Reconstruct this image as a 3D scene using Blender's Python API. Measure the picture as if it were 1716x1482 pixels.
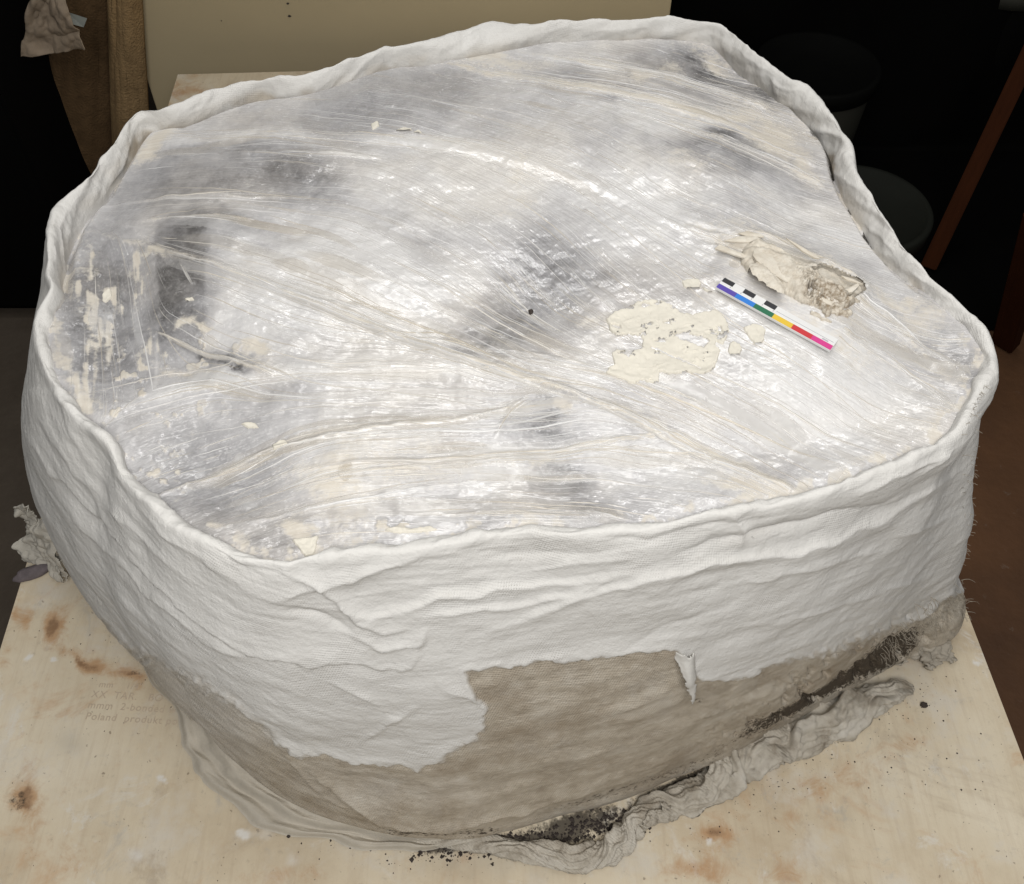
import bpy, math, random
import numpy as np
from mathutils import Vector

# ------------------------------------------------------------------ camera, lamps, exposure
for o in list(bpy.data.objects): bpy.data.objects.remove(o)
SC = bpy.context.scene
COL = SC.collection
CAM_H, PITCH, FPX, CX, CY = 0.93, math.radians(51.8), 1600.0, 858.0, 741.0
RIM = 0.420                                             # height of the jacket's rim above the board
FLOOR = -0.50
cd = bpy.data.cameras.new('camera'); cam = bpy.data.objects.new('camera', cd); COL.objects.link(cam)
cam.location = (0, 0, CAM_H); cam.rotation_euler = (math.pi/2 - PITCH, 0, 0)
cd.sensor_width = 36.0; cd.lens = FPX/1716.0*36.0; cd.clip_start = 0.01; cd.clip_end = 60
SC.camera = cam
W = bpy.data.worlds.new('World'); SC.world = W; W.use_nodes = True
W.node_tree.nodes['Background'].inputs[0].default_value = (0.95, 1.0, 1.0, 1)
W.node_tree.nodes['Background'].inputs[1].default_value = 0.05
def area(name, loc, aim, sx, sy, power, col):
    l = bpy.data.lights.new(name, 'AREA'); l.shape = 'RECTANGLE'; l.size = sx; l.size_y = sy
    l.energy = power; l.color = col
    o = bpy.data.objects.new(name, l); COL.objects.link(o); o.location = loc
    o.rotation_euler = (Vector(aim)-Vector(loc)).to_track_quat('-Z', 'Y').to_euler()
    return o
area('ceiling_lamp', (0.05, 0.62, 1.62), (0.0, 0.52, 0.3), 1.0, 0.7, 4.6, (1.0, 0.985, 0.955))
area('ceiling_tube', (0.12, 1.36, 1.55), (0.05, 0.5, 0.35), 1.1, 0.09, 6.5, (1.0, 0.99, 0.98))
area('front_fill', (0.06, -0.44, 1.42), (0.0, 0.45, 0.15), 1.0, 0.7, 19.4, (1.0, 0.98, 0.955))  # unseen soft fill added behind the camera to brighten the jacket's front
SC.view_settings.view_transform = 'Standard'; SC.view_settings.look = 'None'
SC.view_settings.exposure = 0.0; SC.view_settings.gamma = 1.0

# ------------------------------------------------------------------ maths helpers
sp, cp = math.sin(PITCH), math.cos(PITCH)
def P(px, py, z=0.0):
    """ground position of a traced picture point at height z"""
    px = np.asarray(px, float); py = np.asarray(py, float)
    a = (px-CX)/FPX; b = (CY-py)/FPX
    dy = b*sp + cp; dz = b*cp - sp
    t = (z-CAM_H)/dz
    return np.stack([a*t, dy*t, np.broadcast_to(z, t.shape)+0*t], -1)
def Q(x, y, z):
    dz = z-CAM_H
    yc = y*sp + dz*cp; zc = y*cp - dz*sp
    return CX + FPX*x/zc, CY - FPX*yc/zc
def spline(pts, n=14, closed=False):
    p = np.asarray(pts, float); m = len(p); out = []
    rng = range(m if closed else m-1)
    for i in rng:
        if closed: p0, p1, p2, p3 = p[(i-1) % m], p[i], p[(i+1) % m], p[(i+2) % m]
        else: p0, p1, p2, p3 = p[max(i-1, 0)], p[i], p[i+1], p[min(i+2, m-1)]
        t = np.linspace(0, 1, n, endpoint=False)[:, None]
        out.append(0.5*((2*p1)+(p2-p0)*t+(2*p0-5*p1+4*p2-p3)*t*t+(3*p1-p0-3*p2+p3)*t**3))
    out = np.concatenate(out)
    return out if closed else np.vstack([out, p[-1]])
_tabs = {}
def vnoise(x, y, seed=0):
    if seed not in _tabs: _tabs[seed] = np.random.RandomState(seed).rand(256, 256).astype(np.float32)
    T = _tabs[seed]
    xi = np.floor(x).astype(int); yi = np.floor(y).astype(int)
    fx = (x-xi); fy = (y-yi); fx = fx*fx*fx*(fx*(fx*6-15)+10); fy = fy*fy*fy*(fy*(fy*6-15)+10)
    x0 = xi & 255; x1 = (xi+1) & 255; y0 = yi & 255; y1 = (yi+1) & 255
    return (T[y0, x0]*(1-fx)+T[y0, x1]*fx)*(1-fy) + (T[y1, x0]*(1-fx)+T[y1, x1]*fx)*fy
def fbm(x, y, seed=0, oct=4, gain=0.5):
    s = 0; a = 1; t = 0
    for k in range(oct):
        s = s + a*vnoise(x*2**k+17.3*k, y*2**k+5.1*k, seed+k); t += a; a *= gain
    return s/t                                           # 0..1, mean .5
def ss(a, b, x):
    t = np.clip((x-a)/(b-a), 0, 1); return t*t*(3-2*t)
def seg_dist(x, y, pts):
    """distance to a polyline, signed side (positive = to the picture's lower side) and position along it"""
    best = np.full(x.shape, 1e9); side = np.zeros(x.shape); along = np.zeros(x.shape); n = len(pts)-1
    for i in range(n):
        ax, ay = pts[i]; bx, by = pts[i+1]; dx, dy = bx-ax, by-ay; L2 = dx*dx+dy*dy+1e-9
        t = np.clip(((x-ax)*dx+(y-ay)*dy)/L2, 0, 1)
        ex, ey = x-ax-t*dx, y-ay-t*dy; d = np.hypot(ex, ey); m = d < best
        best = np.where(m, d, best); side = np.where(m, np.sign(dx*ey-dy*ex), side); along = np.where(m, (i+t)/n, along)
    return best, side, along
def inside(x, y, poly):
    c = np.zeros(x.shape, bool); n = len(poly); j = n-1
    for i in range(n):
        xi, yi = poly[i]; xj, yj = poly[j]
        if yi != yj:
            c ^= ((yi > y) != (yj > y)) & (x < (xj-xi)*(y-yi)/(yj-yi)+xi)
        j = i
    return c
def sdf(x, y, poly):
    d, _, _ = seg_dist(x, y, list(poly)+[poly[0]])
    return np.where(inside(x, y, poly), d, -d)           # positive inside
def blob(x, y, cx, cy, rx, ry, rot=0.0, soft=1.0):
    a = math.radians(rot); dx = x-cx; dy = y-cy
    u = (dx*math.cos(a)+dy*math.sin(a))/rx; v = (-dx*math.sin(a)+dy*math.cos(a))/ry
    return np.exp(-(u*u+v*v)*1.1/soft)
def lic(ctrl, x0, x1, y0, y1, step, L, seed, grain=1):
    """noise drawn out along a field of directions, on a raster of the traced sketch; bent to zero mean, unit spread"""
    nx = int((x1-x0)/step); ny = int((y1-y0)/step)
    gx, gy = np.meshgrid(x0+np.arange(nx)*step, y0+np.arange(ny)*step)
    gx = gx.astype(np.float32); gy = gy.astype(np.float32)
    cs = np.zeros_like(gx); sn = np.zeros_like(gx)
    cx8, cy8 = gx[::8, ::8], gy[::8, ::8]; c8 = np.zeros_like(cx8); s8 = np.zeros_like(cx8)
    for (px, py, dg) in ctrl:
        w = 1.0/((cx8-px)**2+(cy8-py)**2+900.0)**1.5
        a = 2*math.radians(dg); c8 += w*math.cos(a); s8 += w*math.sin(a)
    ii = np.clip(np.arange(ny)/8, 0, c8.shape[0]-1.001); jj = np.clip(np.arange(nx)/8, 0, c8.shape[1]-1.001)
    i0 = ii.astype(int); j0 = jj.astype(int); fi = (ii-i0)[:, None]; fj = (jj-j0)[None, :]
    def up(A): 
        return (A[i0][:, j0]*(1-fi)*(1-fj)+A[i0+1][:, j0]*fi*(1-fj)+A[i0][:, j0+1]*(1-fi)*fj+A[i0+1][:, j0+1]*fi*fj)
    C = c8/np.hypot(c8, s8); S = s8/np.hypot(c8, s8)
    ang = 0.5*np.arctan2(up(S), up(C)); vx = np.cos(ang).astype(np.float32); vy = np.sin(ang).astype(np.float32)
    rs = np.random.RandomState(seed); N = rs.rand(ny//grain+2, nx//grain+2).astype(np.float32)
    if grain > 1:
        N = np.repeat(np.repeat(N, grain, 0), grain, 1)
        for ax in (0, 1):
            for _ in range(2):
                k = grain; c = np.cumsum(N, axis=ax); N = (np.roll(c, -(k//2+1), ax)-np.roll(c, k//2, ax))/(2*(k//2)+1) if k > 1 else N
    N = N[:ny, :nx]
    acc = N.copy(); tot = 1.0
    for sgn in (1, -1):
        qx = np.tile(np.arange(nx, dtype=np.float32), (ny, 1)); qy = np.tile(np.arange(ny, dtype=np.float32)[:, None], (1, nx))
        px_, py_ = vx*sgn, vy*sgn
        for k in range(L):
            qx = qx+px_; qy = qy+py_
            ix = np.clip(qx, 0, nx-1).astype(np.int32); iy = np.clip(qy, 0, ny-1).astype(np.int32)
            nvx, nvy = vx[iy, ix], vy[iy, ix]
            f = np.where(nvx*px_+nvy*py_ < 0, -1, 1); px_, py_ = nvx*f, nvy*f
            w = 1-k/L; acc += w*N[iy, ix]; tot += w
    acc = acc/tot
    acc = acc-acc[20:-20, 20:-20].mean(); acc /= acc[20:-20, 20:-20].std()
    return acc, x0, y0, step
def samp(R, x, y):
    A, x0, y0, st = R
    u = np.clip((x-x0)/st, 0, A.shape[1]-1.001); v = np.clip((y-y0)/st, 0, A.shape[0]-1.001)
    i = u.astype(int); j = v.astype(int); fu = u-i; fv = v-j
    return (A[j, i]*(1-fu)+A[j, i+1]*fu)*(1-fv)+(A[j+1, i]*(1-fu)+A[j+1, i+1]*fu)*fv

# ------------------------------------------------------------------ object helpers
def thing(name, label, cat, loc=(0, 0, 0), group=None):
    o = bpy.data.objects.new(name, None); COL.objects.link(o); o.location = loc; o.empty_display_size = 0.03
    o['label'] = label; o['category'] = cat
    if group: o['group'] = group
    return o
def tag(o, label=None, cat=None, group=None, kind=None):
    if label: o['label'] = label
    if cat: o['category'] = cat
    if group: o['group'] = group
    if kind: o['kind'] = kind
    return o
def link(name, me, mat=None, parent=None, smooth=True):
    if mat: me.materials.append(mat)
    o = bpy.data.objects.new(name, me); COL.objects.link(o)
    if parent:
        o.parent = parent; o.matrix_parent_inverse = parent.matrix_world.inverted() if False else o.matrix_parent_inverse
        o.location = -Vector(parent.location)
    me.polygons.foreach_set('use_smooth', np.full(len(me.polygons), smooth, bool))
    return o
def meshq(name, V, F, attrs=None, uv=None):
    """mesh from arrays of vertices and quads, float attributes per vertex"""
    me = bpy.data.meshes.new(name); V = np.asarray(V, np.float32); F = np.asarray(F, np.int32); k = F.shape[1]
    me.vertices.add(len(V)); me.vertices.foreach_set('co', V.ravel())
    me.loops.add(F.size); me.loops.foreach_set('vertex_index', F.ravel())
    me.polygons.add(len(F)); me.polygons.foreach_set('loop_start', np.arange(0, F.size, k, dtype=np.int32))
    if attrs:
        for n, a in attrs.items():
            t = me.attributes.new(n, 'FLOAT', 'POINT'); t.data.foreach_set('value', np.asarray(a, np.float32).ravel())
    if uv is not None:
        l = me.uv_layers.new(name='uv'); l.data.foreach_set('uv', np.asarray(uv, np.float32)[F.ravel()].ravel())
    me.update(calc_edges=True); me.validate()
    return me
def grid_faces(nu, nv, wrap=False):
    """nu columns, nv rows, index = v*nu+u"""
    u = np.arange(nu if wrap else nu-1); v = np.arange(nv-1); U, Vv = np.meshgrid(u, v)
    a = Vv*nu+U; b = Vv*nu+(U+1) % nu
    return np.stack([a, b, b+nu, a+nu], -1).reshape(-1, 4)
def soup(name, polys, verts, mat, parent=None, smooth=False):
    me = bpy.data.meshes.new(name); me.from_pydata([tuple(v) for v in verts], [], polys); me.update()
    return link(name, me, mat, parent, smooth)
def box_mesh(name, x0, x1, y0, y1, z0, z1, bev=0.0):
    import bmesh
    bm = bmesh.new(); bmesh.ops.create_cube(bm, size=1)
    for v in bm.verts:
        v.co = (x0+(v.co.x+.5)*(x1-x0), y0+(v.co.y+.5)*(y1-y0), z0+(v.co.z+.5)*(z1-z0))
    if bev: bmesh.ops.bevel(bm, geom=bm.edges[:], offset=bev, segments=2, affect='EDGES')
    me = bpy.data.meshes.new(name); bm.to_mesh(me); bm.free(); return me

# ------------------------------------------------------------------ materials
class NT:
    def __init__(s, name):
        s.m = bpy.data.materials.new(name); s.m.use_nodes = True; s.t = s.m.node_tree
        s.b = s.t.nodes['Principled BSDF']
    def n(s, ty, **kw):
        x = s.t.nodes.new(ty)
        for k, v in kw.items(): setattr(x, k, v)
        return x
    def put(s, sock, v):
        if isinstance(v, bpy.types.NodeSocket): s.t.links.new(v, sock)
        elif isinstance(v, (tuple, list)) and len(v) == 3 and sock.type == 'RGBA': sock.default_value = (*v, 1)
        else: sock.default_value = v
    def attr(s, n): return s.n('ShaderNodeAttribute', attribute_name=n).outputs['Fac']
    def math(s, op, a, b=0.0, c=None, clamp=False):
        x = s.n('ShaderNodeMath', operation=op, use_clamp=clamp); s.put(x.inputs[0], a); s.put(x.inputs[1], b)
        if c is not None: s.put(x.inputs[2], c)
        return x.outputs[0]
    def mix(s, f, a, b, mode='MIX'):
        x = s.n('ShaderNodeMix', data_type='RGBA', blend_type=mode); s.put(x.inputs[0], f); s.put(x.inputs[6], a); s.put(x.inputs[7], b)
        return x.outputs[2]
    def lerp(s, f, a, b):
        x = s.n('ShaderNodeMix', data_type='FLOAT'); s.put(x.inputs[0], f); s.put(x.inputs[2], a); s.put(x.inputs[3], b)
        return x.outputs[0]
    def ramp(s, f, stops):
        x = s.n('ShaderNodeValToRGB'); e = x.color_ramp.elements
        while len(e) < len(stops): e.new(0.5)
        for i, (p, c) in enumerate(stops): e[i].position = p; e[i].color = (*c, 1) if len(c) == 3 else c
        s.put(x.inputs[0], f); return x.outputs[0]
    def sstep(s, f, a, b):
        x = s.n('ShaderNodeMapRange', interpolation_type='SMOOTHSTEP'); s.put(x.inputs[0], f); s.put(x.inputs[1], a); s.put(x.inputs[2], b)
        return x.outputs[0]
    def coord(s, which='Object', scale=(1, 1, 1), rot=(0, 0, 0)):
        c = s.n('ShaderNodeTexCoord'); m = s.n('ShaderNodeMapping'); s.t.links.new(c.outputs[which], m.inputs[0])
        m.inputs['Scale'].default_value = scale; m.inputs['Rotation'].default_value = rot; return m.outputs[0]
    def noise(s, vec, sc, det=4, rough=0.55, dist=0.0):
        x = s.n('ShaderNodeTexNoise'); s.put(x.inputs['Vector'], vec); x.inputs['Scale'].default_value = sc
        x.inputs['Detail'].default_value = det; x.inputs['Roughness'].default_value = rough; x.inputs['Distortion'].default_value = dist
        return x.outputs[0]
    def bump(s, h, strength, dist, prev=None):
        x = s.n('ShaderNodeBump'); s.put(x.inputs['Strength'], strength); x.inputs['Distance'].default_value = dist; s.put(x.inputs['Height'], h)
        if prev is not None: s.put(x.inputs['Normal'], prev)
        return x.outputs[0]
    def out(s, col, rough, spec=0.5, normal=None):
        s.put(s.b.inputs['Base Color'], col); s.put(s.b.inputs['Roughness'], rough); s.put(s.b.inputs['Specular IOR Level'], spec)
        if normal is not None: s.put(s.b.inputs['Normal'], normal)
        return s.m
def plain(name, col, rough=0.8, var=0.25, sc=30.0, bump=0.0, spec=0.3, scale=(1, 1, 1)):
    t = NT(name); v = t.coord('Object', scale); n = t.noise(v, sc, 5, 0.6)
    c = t.mix(n, tuple(x*(1-var) for x in col), tuple(min(1, x*(1+var)) for x in col))
    nm = t.bump(t.noise(v, sc*6, 4), 0.6, bump) if bump else None
    return t.out(c, rough, spec, nm)

def mat_plaster():
    t = NT('plaster_bandage'); v = t.coord('Object'); uvm = t.coord('UV')
    old = t.attr('old'); dirt = t.attr('dirt'); rim = t.attr('rimdirt')
    n1 = t.noise(v, 14, 5, 0.6); n2 = t.noise(v, 90, 5, 0.65); n3 = t.noise(v, 420, 3, 0.6)
    white = t.mix(n1, (0.60, 0.585, 0.555), (0.715, 0.705, 0.68))
    white = t.mix(t.math('MULTIPLY', t.sstep(n2, 0.60, 0.78), 0.35), white, (0.48, 0.45, 0.41))
    brown = t.ramp(t.noise(v, 34, 8, 0.74), [(0.26, (0.28, 0.235, 0.18)), (0.5, (0.48, 0.425, 0.345)), (0.74, (0.64, 0.595, 0.515))])
    brown = t.mix(t.math('MULTIPLY', t.sstep(n3, 0.5, 0.68), 0.4), brown, (0.52, 0.475, 0.40))
    brown = t.mix(t.math('MULTIPLY', t.sstep(t.noise(v, 8, 5, .65), .5, .68), .6), brown, (.285, .225, .16))
    brown = t.mix(t.math('MULTIPLY', t.sstep(t.noise(v, 19, 6, .7), .55, .72), .5), brown, (.56, .525, .46))
    c = t.mix(old, white, brown)
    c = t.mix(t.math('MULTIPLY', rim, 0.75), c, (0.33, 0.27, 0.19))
    speck = t.sstep(t.math('ADD', t.math('MULTIPLY', dirt, 0.62), t.math('MULTIPLY', t.noise(v, 240, 5, 0.75), 0.62)), 0.56, 0.66)
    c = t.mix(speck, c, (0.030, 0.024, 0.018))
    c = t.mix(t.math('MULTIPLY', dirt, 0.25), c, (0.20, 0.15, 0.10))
    # gauze weave
    sx = t.n('ShaderNodeSeparateXYZ'); t.put(sx.inputs[0], uvm)
    wob = t.math('MULTIPLY', t.math('SUBTRACT', t.noise(v, 22, 3), 0.5), 9.0)
    wa = t.math('SINE', t.math('ADD', t.math('MULTIPLY', t.math('ADD', sx.outputs[0], t.math('MULTIPLY', sx.outputs[1], 0.35)), 3300.0), wob))
    wb = t.math('SINE', t.math('ADD', t.math('MULTIPLY', t.math('SUBTRACT', sx.outputs[1], t.math('MULTIPLY', sx.outputs[0], 0.25)), 3300.0), wob))
    weave = t.math('MULTIPLY', t.math('ADD', wa, wb), 0.25)
    gz = t.attr('gauze'); patch = t.math('ADD', t.math('MULTIPLY', gz, .55), t.math('ADD', t.sstep(t.noise(v, 17, 3), 0.50, 0.64), t.math('MULTIPLY', old, 0.8)), clamp=True)
    holes = t.math('MULTIPLY', t.sstep(t.math('ADD', weave, t.math('MULTIPLY', n2, 0.5)), 0.60, 0.72), t.math('ADD', gz, t.math('MULTIPLY', t.sstep(t.noise(v, 15.3, 4), 0.55, 0.66), .5), clamp=True))
    c = t.mix(t.math('MULTIPLY', holes, 0.75), c, (0.22, 0.19, 0.16))
    nm = t.bump(t.math('MULTIPLY', weave, patch), t.lerp(old, 0.30, 0.5), 0.0010)
    c = t.mix(t.math('MULTIPLY', t.sstep(weave, .05, -.4), t.math('MULTIPLY', old, .22)), c, (.22, .18, .13))
    nm = t.bump(n2, 0.45, 0.0035, nm); nm = t.bump(n3, 0.35, 0.0012, nm)
    return t.out(c, t.lerp(old, 0.82, 0.95), 0.25, nm)
def mat_film():
    t = NT('stretch_film'); v = t.coord('Object')
    tone = t.attr('tone'); cream = t.attr('cream'); grit_and_gap_shade = t.attr('grit_and_gap_shade'); st = t.attr('streak'); st2 = t.attr('fine')  # grit also holds the shade painted along the rim gap
    n = t.noise(v, 55, 6, 0.7); nf = t.noise(v, 260, 4, 0.7)
    bd_ = t.attr('bundle')
    lown = t.sstep(t.noise(v, 16, 4, .6), 0.42, 0.62); lw = t.math('ADD', t.math('MULTIPLY', lown, .75), t.math('MULTIPLY', bd_, .7))
    tn = t.math('ADD', tone, t.math('MULTIPLY', t.math('SUBTRACT', n, 0.5), 0.40))
    tn = t.math('ADD', tn, t.math('MULTIPLY', t.math('SUBTRACT', t.noise(v, 17, 5, .65, .4), 0.5), 0.40))
    tn = t.math('ADD', tn, t.math('MULTIPLY', st, 0.018))
    tn = t.math('ADD', tn, t.math('MULTIPLY', lw, t.math('MULTIPLY', t.sstep(st2, 1.0, 2.5), 0.10)))
    tn = t.math('SUBTRACT', tn, t.math('MULTIPLY', lw, t.math('MULTIPLY', t.sstep(st2, -1.2, -2.6), 0.05)))
    tn = t.math('ADD', tn, t.math('MULTIPLY', t.math('SUBTRACT', nf, 0.5), 0.16))
    c = t.ramp(tn, [(0.0, (0.035, 0.032, 0.033)), (0.25, (0.125, 0.122, 0.123)), (0.5, (0.325, 0.320, 0.325)), (0.75, (0.50, 0.49, 0.492)), (1.0, (0.70, 0.69, 0.68))])
    c = t.mix(t.math('MULTIPLY', t.sstep(t.noise(v, 9, 3), .42, .62), .5), c, (1.0, .955, .88), 'MULTIPLY')
    cf = t.math('ADD', cream, t.math('ADD', t.math('MULTIPLY', t.math('SUBTRACT', n, 0.5), 0.8), t.math('MULTIPLY', t.math('SUBTRACT', nf, 0.5), 0.7)), clamp=True)
    cm = t.math('MULTIPLY', t.sstep(cf, 0.08, 0.62), 0.9)
    cc = t.mix(t.math('ADD', t.math('MULTIPLY', st2, 0.16), 0.5, clamp=True), (0.53, 0.47, 0.385), (0.72, 0.685, 0.61))
    c = t.mix(cm, c, cc)
    g = t.sstep(t.math('ADD', t.math('MULTIPLY', grit_and_gap_shade, 0.7), t.math('MULTIPLY', t.noise(v, 210, 5, 0.75), 0.6)), 0.60, 0.72)
    c = t.mix(g, c, (0.028, 0.024, 0.02))
    rough = t.lerp(cm, t.math('ADD', 0.05, t.math('MULTIPLY', t.noise(v, 33, 4), 0.24)), 0.6)
    n480 = t.noise(v, 420, 4, .6); nc = t.bump(n480, 0.22, 0.0008, t.bump(st2, 0.9, 0.00036)); nm = t.bump(st2, 0.3, 0.00006); nm = t.bump(n480, 0.15, 0.0007, nm)
    t.put(t.b.inputs['Coat Weight'], t.lerp(cm, .9, .15)); t.b.inputs['Coat Roughness'].default_value = .085; t.put(t.b.inputs['Coat Normal'], nc)
    return t.out(c, rough, 0.5, nm)
def mat_board():
    t = NT('stained_plywood'); v = t.coord('Object'); vg = t.coord('Object', (14, 1.2, 1))
    st = t.attr('stain'); dk = t.attr('dark'); wh = t.attr('paint'); gy = t.attr('foot_grey')
    n = t.noise(v, 5, 6, 0.62); gr = t.noise(vg, 9, 6, 0.65, 0.6)
    c = t.ramp(n, [(0.28, (0.46, 0.365, 0.245)), (0.5, (0.62, 0.535, 0.395)), (0.74, (0.72, 0.65, 0.515))])
    c = t.mix(t.math('MULTIPLY', t.sstep(gr, 0.46, 0.70), 0.22), c, (0.39, 0.29, 0.19))
    c = t.mix(t.math('MULTIPLY', t.sstep(t.noise(v, 13, 6, 0.7), 0.50, 0.68), 0.6), c, (0.62, 0.58, 0.51))
    c = t.mix(t.math('MULTIPLY', t.sstep(t.noise(v, 7.3, 7, 0.72, .8), 0.54, 0.70), 0.5), c, (0.34, 0.26, 0.175))
    c = t.mix(t.math('MULTIPLY', t.sstep(t.noise(v, 23, 7, 0.75, .5), 0.56, 0.72), 0.5), c, (0.40, 0.385, 0.35))
    c = t.mix(t.math('MULTIPLY', t.sstep(t.noise(v, 9, 5, 0.7, 1.2), 0.54, 0.72), 0.6), c, (0.50, 0.31, 0.165))
    c = t.mix(t.math('MULTIPLY', t.sstep(t.noise(v, 11.7, 7, .75, 1.0), .56, .68), .6), c, (.68, .655, .60))
    c = t.mix(t.math('MULTIPLY', t.sstep(t.noise(v, 90, 6, .75), .56, .72), .35), c, (.30, .25, .19))
    nz = t.noise(v, 60, 5, 0.7)
    sm = t.sstep(t.math('ADD', st, t.math('MULTIPLY', t.math('SUBTRACT', t.noise(v, 34, 7, .75, .8), 0.5), 1.9)), 0.12, 0.85)
    c = t.mix(t.math('MULTIPLY', sm, 0.75), c, (0.43, 0.235, 0.105))
    c = t.mix(t.math('MULTIPLY', t.sstep(t.math('ADD', st, t.math('MULTIPLY', nz, .9)), 1.15, 1.5), .6), c, (.13, .065, .03))
    c = t.mix(t.math('MULTIPLY', gy, 0.85), c, (0.31, 0.285, 0.24))
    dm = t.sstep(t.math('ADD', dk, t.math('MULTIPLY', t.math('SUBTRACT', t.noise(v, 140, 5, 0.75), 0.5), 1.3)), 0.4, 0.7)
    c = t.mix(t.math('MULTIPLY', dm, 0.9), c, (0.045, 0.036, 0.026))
    c = t.mix(t.math('MULTIPLY', t.sstep(t.noise(v, 170, 2, 0.5), 0.70, 0.76), 0.6), c, (0.16, 0.12, 0.085))
    wm = t.sstep(t.math('ADD', wh, t.math('MULTIPLY', t.math('SUBTRACT', nz, 0.5), 0.35)), 0.3, 0.8)
    c = t.mix(t.math('MULTIPLY', wm, 0.8), c, (0.72, 0.71, 0.68))
    nm = t.bump(gr, 0.25, 0.0012); nm = t.bump(t.noise(v, 150, 4), 0.3, 0.001, nm)
    return t.out(c, 0.55, 0.35, nm)
M_PLASTER = mat_plaster(); M_FILM = mat_film(); M_BOARD = mat_board()

# ------------------------------------------------------------------ the setting
def sheet(name, x0, x1, y0, y1, z, mat):
    return tag(soup(name, [(0, 1, 2, 3)], [(x0, y0, z), (x1, y0, z), (x1, y1, z), (x0, y1, z)], mat), kind='structure')
t = NT('worn_floor'); v = t.coord('Object')
c = t.ramp(t.noise(v, 2.2, 6, 0.65), [(0.3, (0.070, 0.036, 0.020)), (0.7, (0.17, 0.082, 0.038))])
c = t.mix(t.math('MULTIPLY', t.sstep(t.noise(v, 38, 5, 0.7), 0.62, 0.75), 0.3), c, (0.28, 0.24, 0.2))
sxyz = t.n('ShaderNodeSeparateXYZ'); t.put(sxyz.inputs[0], v)
c = t.mix(t.math('SUBTRACT', 1.0, t.sstep(sxyz.outputs[0], -0.5, 0.45)), c, t.mix(t.noise(v, 6, 6, 0.7), (0.045, 0.034, 0.025), (0.13, 0.105, 0.080)))
M_FLOOR = t.out(c, 0.65, 0.3, t.bump(t.noise(v, 60, 4), 0.4, 0.004))
sheet('floor', -3.2, 3.2, -3, 3.2, FLOOR, M_FLOOR)
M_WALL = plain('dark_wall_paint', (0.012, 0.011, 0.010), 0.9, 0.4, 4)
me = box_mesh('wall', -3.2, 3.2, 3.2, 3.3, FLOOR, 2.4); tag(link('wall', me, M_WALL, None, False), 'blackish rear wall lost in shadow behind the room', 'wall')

# ------------------------------------------------------------------ jacket outline, traced
TOP = [(232,181),(262,183),(300,171),(345,152),(400,135),(450,129),(500,123),(560,106),(640,79),(700,69),(760,51),(815,33),(870,34),(950,31),(1050,28),(1120,27),(1190,32),(1225,49),(1260,81),(1300,111),(1330,136),(1357,147),(1387,182),(1410,212),(1430,245),(1435,285),(1455,315),(1490,370),(1520,410),(1545,440),(1590,485),(1620,515),(1650,550),(1666,585),(1668,618),
       (1655,642),(1640,665),(1620,705),(1590,735),(1530,765),(1470,790),(1400,818),(1320,838),(1240,855),(1160,872),(1080,885),(960,890),(880,888),(830,898),(780,905),(680,920),(600,930),(510,938),(470,943),(400,932),(340,910),(280,875),(240,835),(195,790),(175,745),(150,720),(115,690),(85,640),(66,600),
       (58,560),(62,520),(82,480),(75,455),(77,430),(80,370),(95,335),(120,315),(150,290),(165,262),(185,240),(205,205)]
INNER = [(266,197),(300,187),(360,180),(420,174),(520,150),(600,125),(650,113),(700,113),(745,105),(850,85),(960,64),(1050,58),(1130,46),(1165,43),(1200,66),(1250,100),(1290,135),(1322,172),(1348,202),(1375,225),(1394,260),(1400,290),(1415,325),(1440,352),(1475,388),(1497,428),(1530,467),(1560,500),(1600,532),(1634,562),(1645,600)]
INNER_L = [(105,560),(97,520),(100,470),(120,400),(150,347),(200,290),(235,232)]
ctr = P(850, 470, RIM)[:2]
NU = 1300
def radial(pts3):
    d = pts3[:, :2]-ctr; a = np.arctan2(d[:, 1], d[:, 0]); r = np.hypot(d[:, 0], d[:, 1]); o = np.argsort(a)
    return a[o], r[o]
def loop_r(pts3, th):
    a, r = radial(pts3); return np.interp(th, np.concatenate([a-2*np.pi, a, a+2*np.pi]), np.concatenate([r, r, r]))
topw = spline(P([p[0] for p in TOP], [p[1] for p in TOP], RIM), 14, True)
s = np.concatenate([[0], np.cumsum(np.hypot(*np.diff(np.vstack([topw, topw[:1]])[:, :2], axis=0).T))])
a0, r0 = radial(topw)
# columns evenly spaced round the rim, thinned where the back hides
ang_f = np.linspace(-np.pi, np.pi, 4001)
rr = loop_r(topw, ang_f); dens = rr*(1.0+0.6*(np.sin(ang_f) < 0.25)); cum = np.concatenate([[0], np.cumsum(dens[:-1])]); cum /= cum[-1]
TH = np.interp(np.linspace(0, 1, NU, endpoint=False), cum, ang_f)
rC = loop_r(topw, TH)
def circ_blur(a, k):
    n = len(a); b = np.concatenate([a[-k:], a, a[:k]]); c = np.convolve(b, np.ones(2*k+1)/(2*k+1), 'same'); return c[k:k+n]
# inner edge: traced where it shows, a fixed step inside the crest elsewhere
inn = spline(P([p[0] for p in INNER], [p[1] for p in INNER], RIM-0.022), 12)
innl = spline(P([p[0] for p in INNER_L], [p[1] for p in INNER_L], RIM-0.022), 12)
allin = np.vstack([innl, inn])
ai = np.arctan2(allin[:, 1]-ctr[1], allin[:, 0]-ctr[0]); ri = np.hypot(allin[:, 0]-ctr[0], allin[:, 1]-ctr[1])
o = np.argsort(ai); ai, ri = ai[o], ri[o]
rI = rC-0.010
lo = np.arctan2(inn[-1, 1]-ctr[1], inn[-1, 0]-ctr[0]); hi = np.arctan2(innl[0, 1]-ctr[1], innl[0, 0]-ctr[0])
hi = hi if hi > 0 else hi+2*np.pi
th2 = np.where(TH < lo, TH+2*np.pi, TH); ai2 = np.where(ai < lo-1e-6, ai+2*np.pi, ai); o = np.argsort(ai2)
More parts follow.
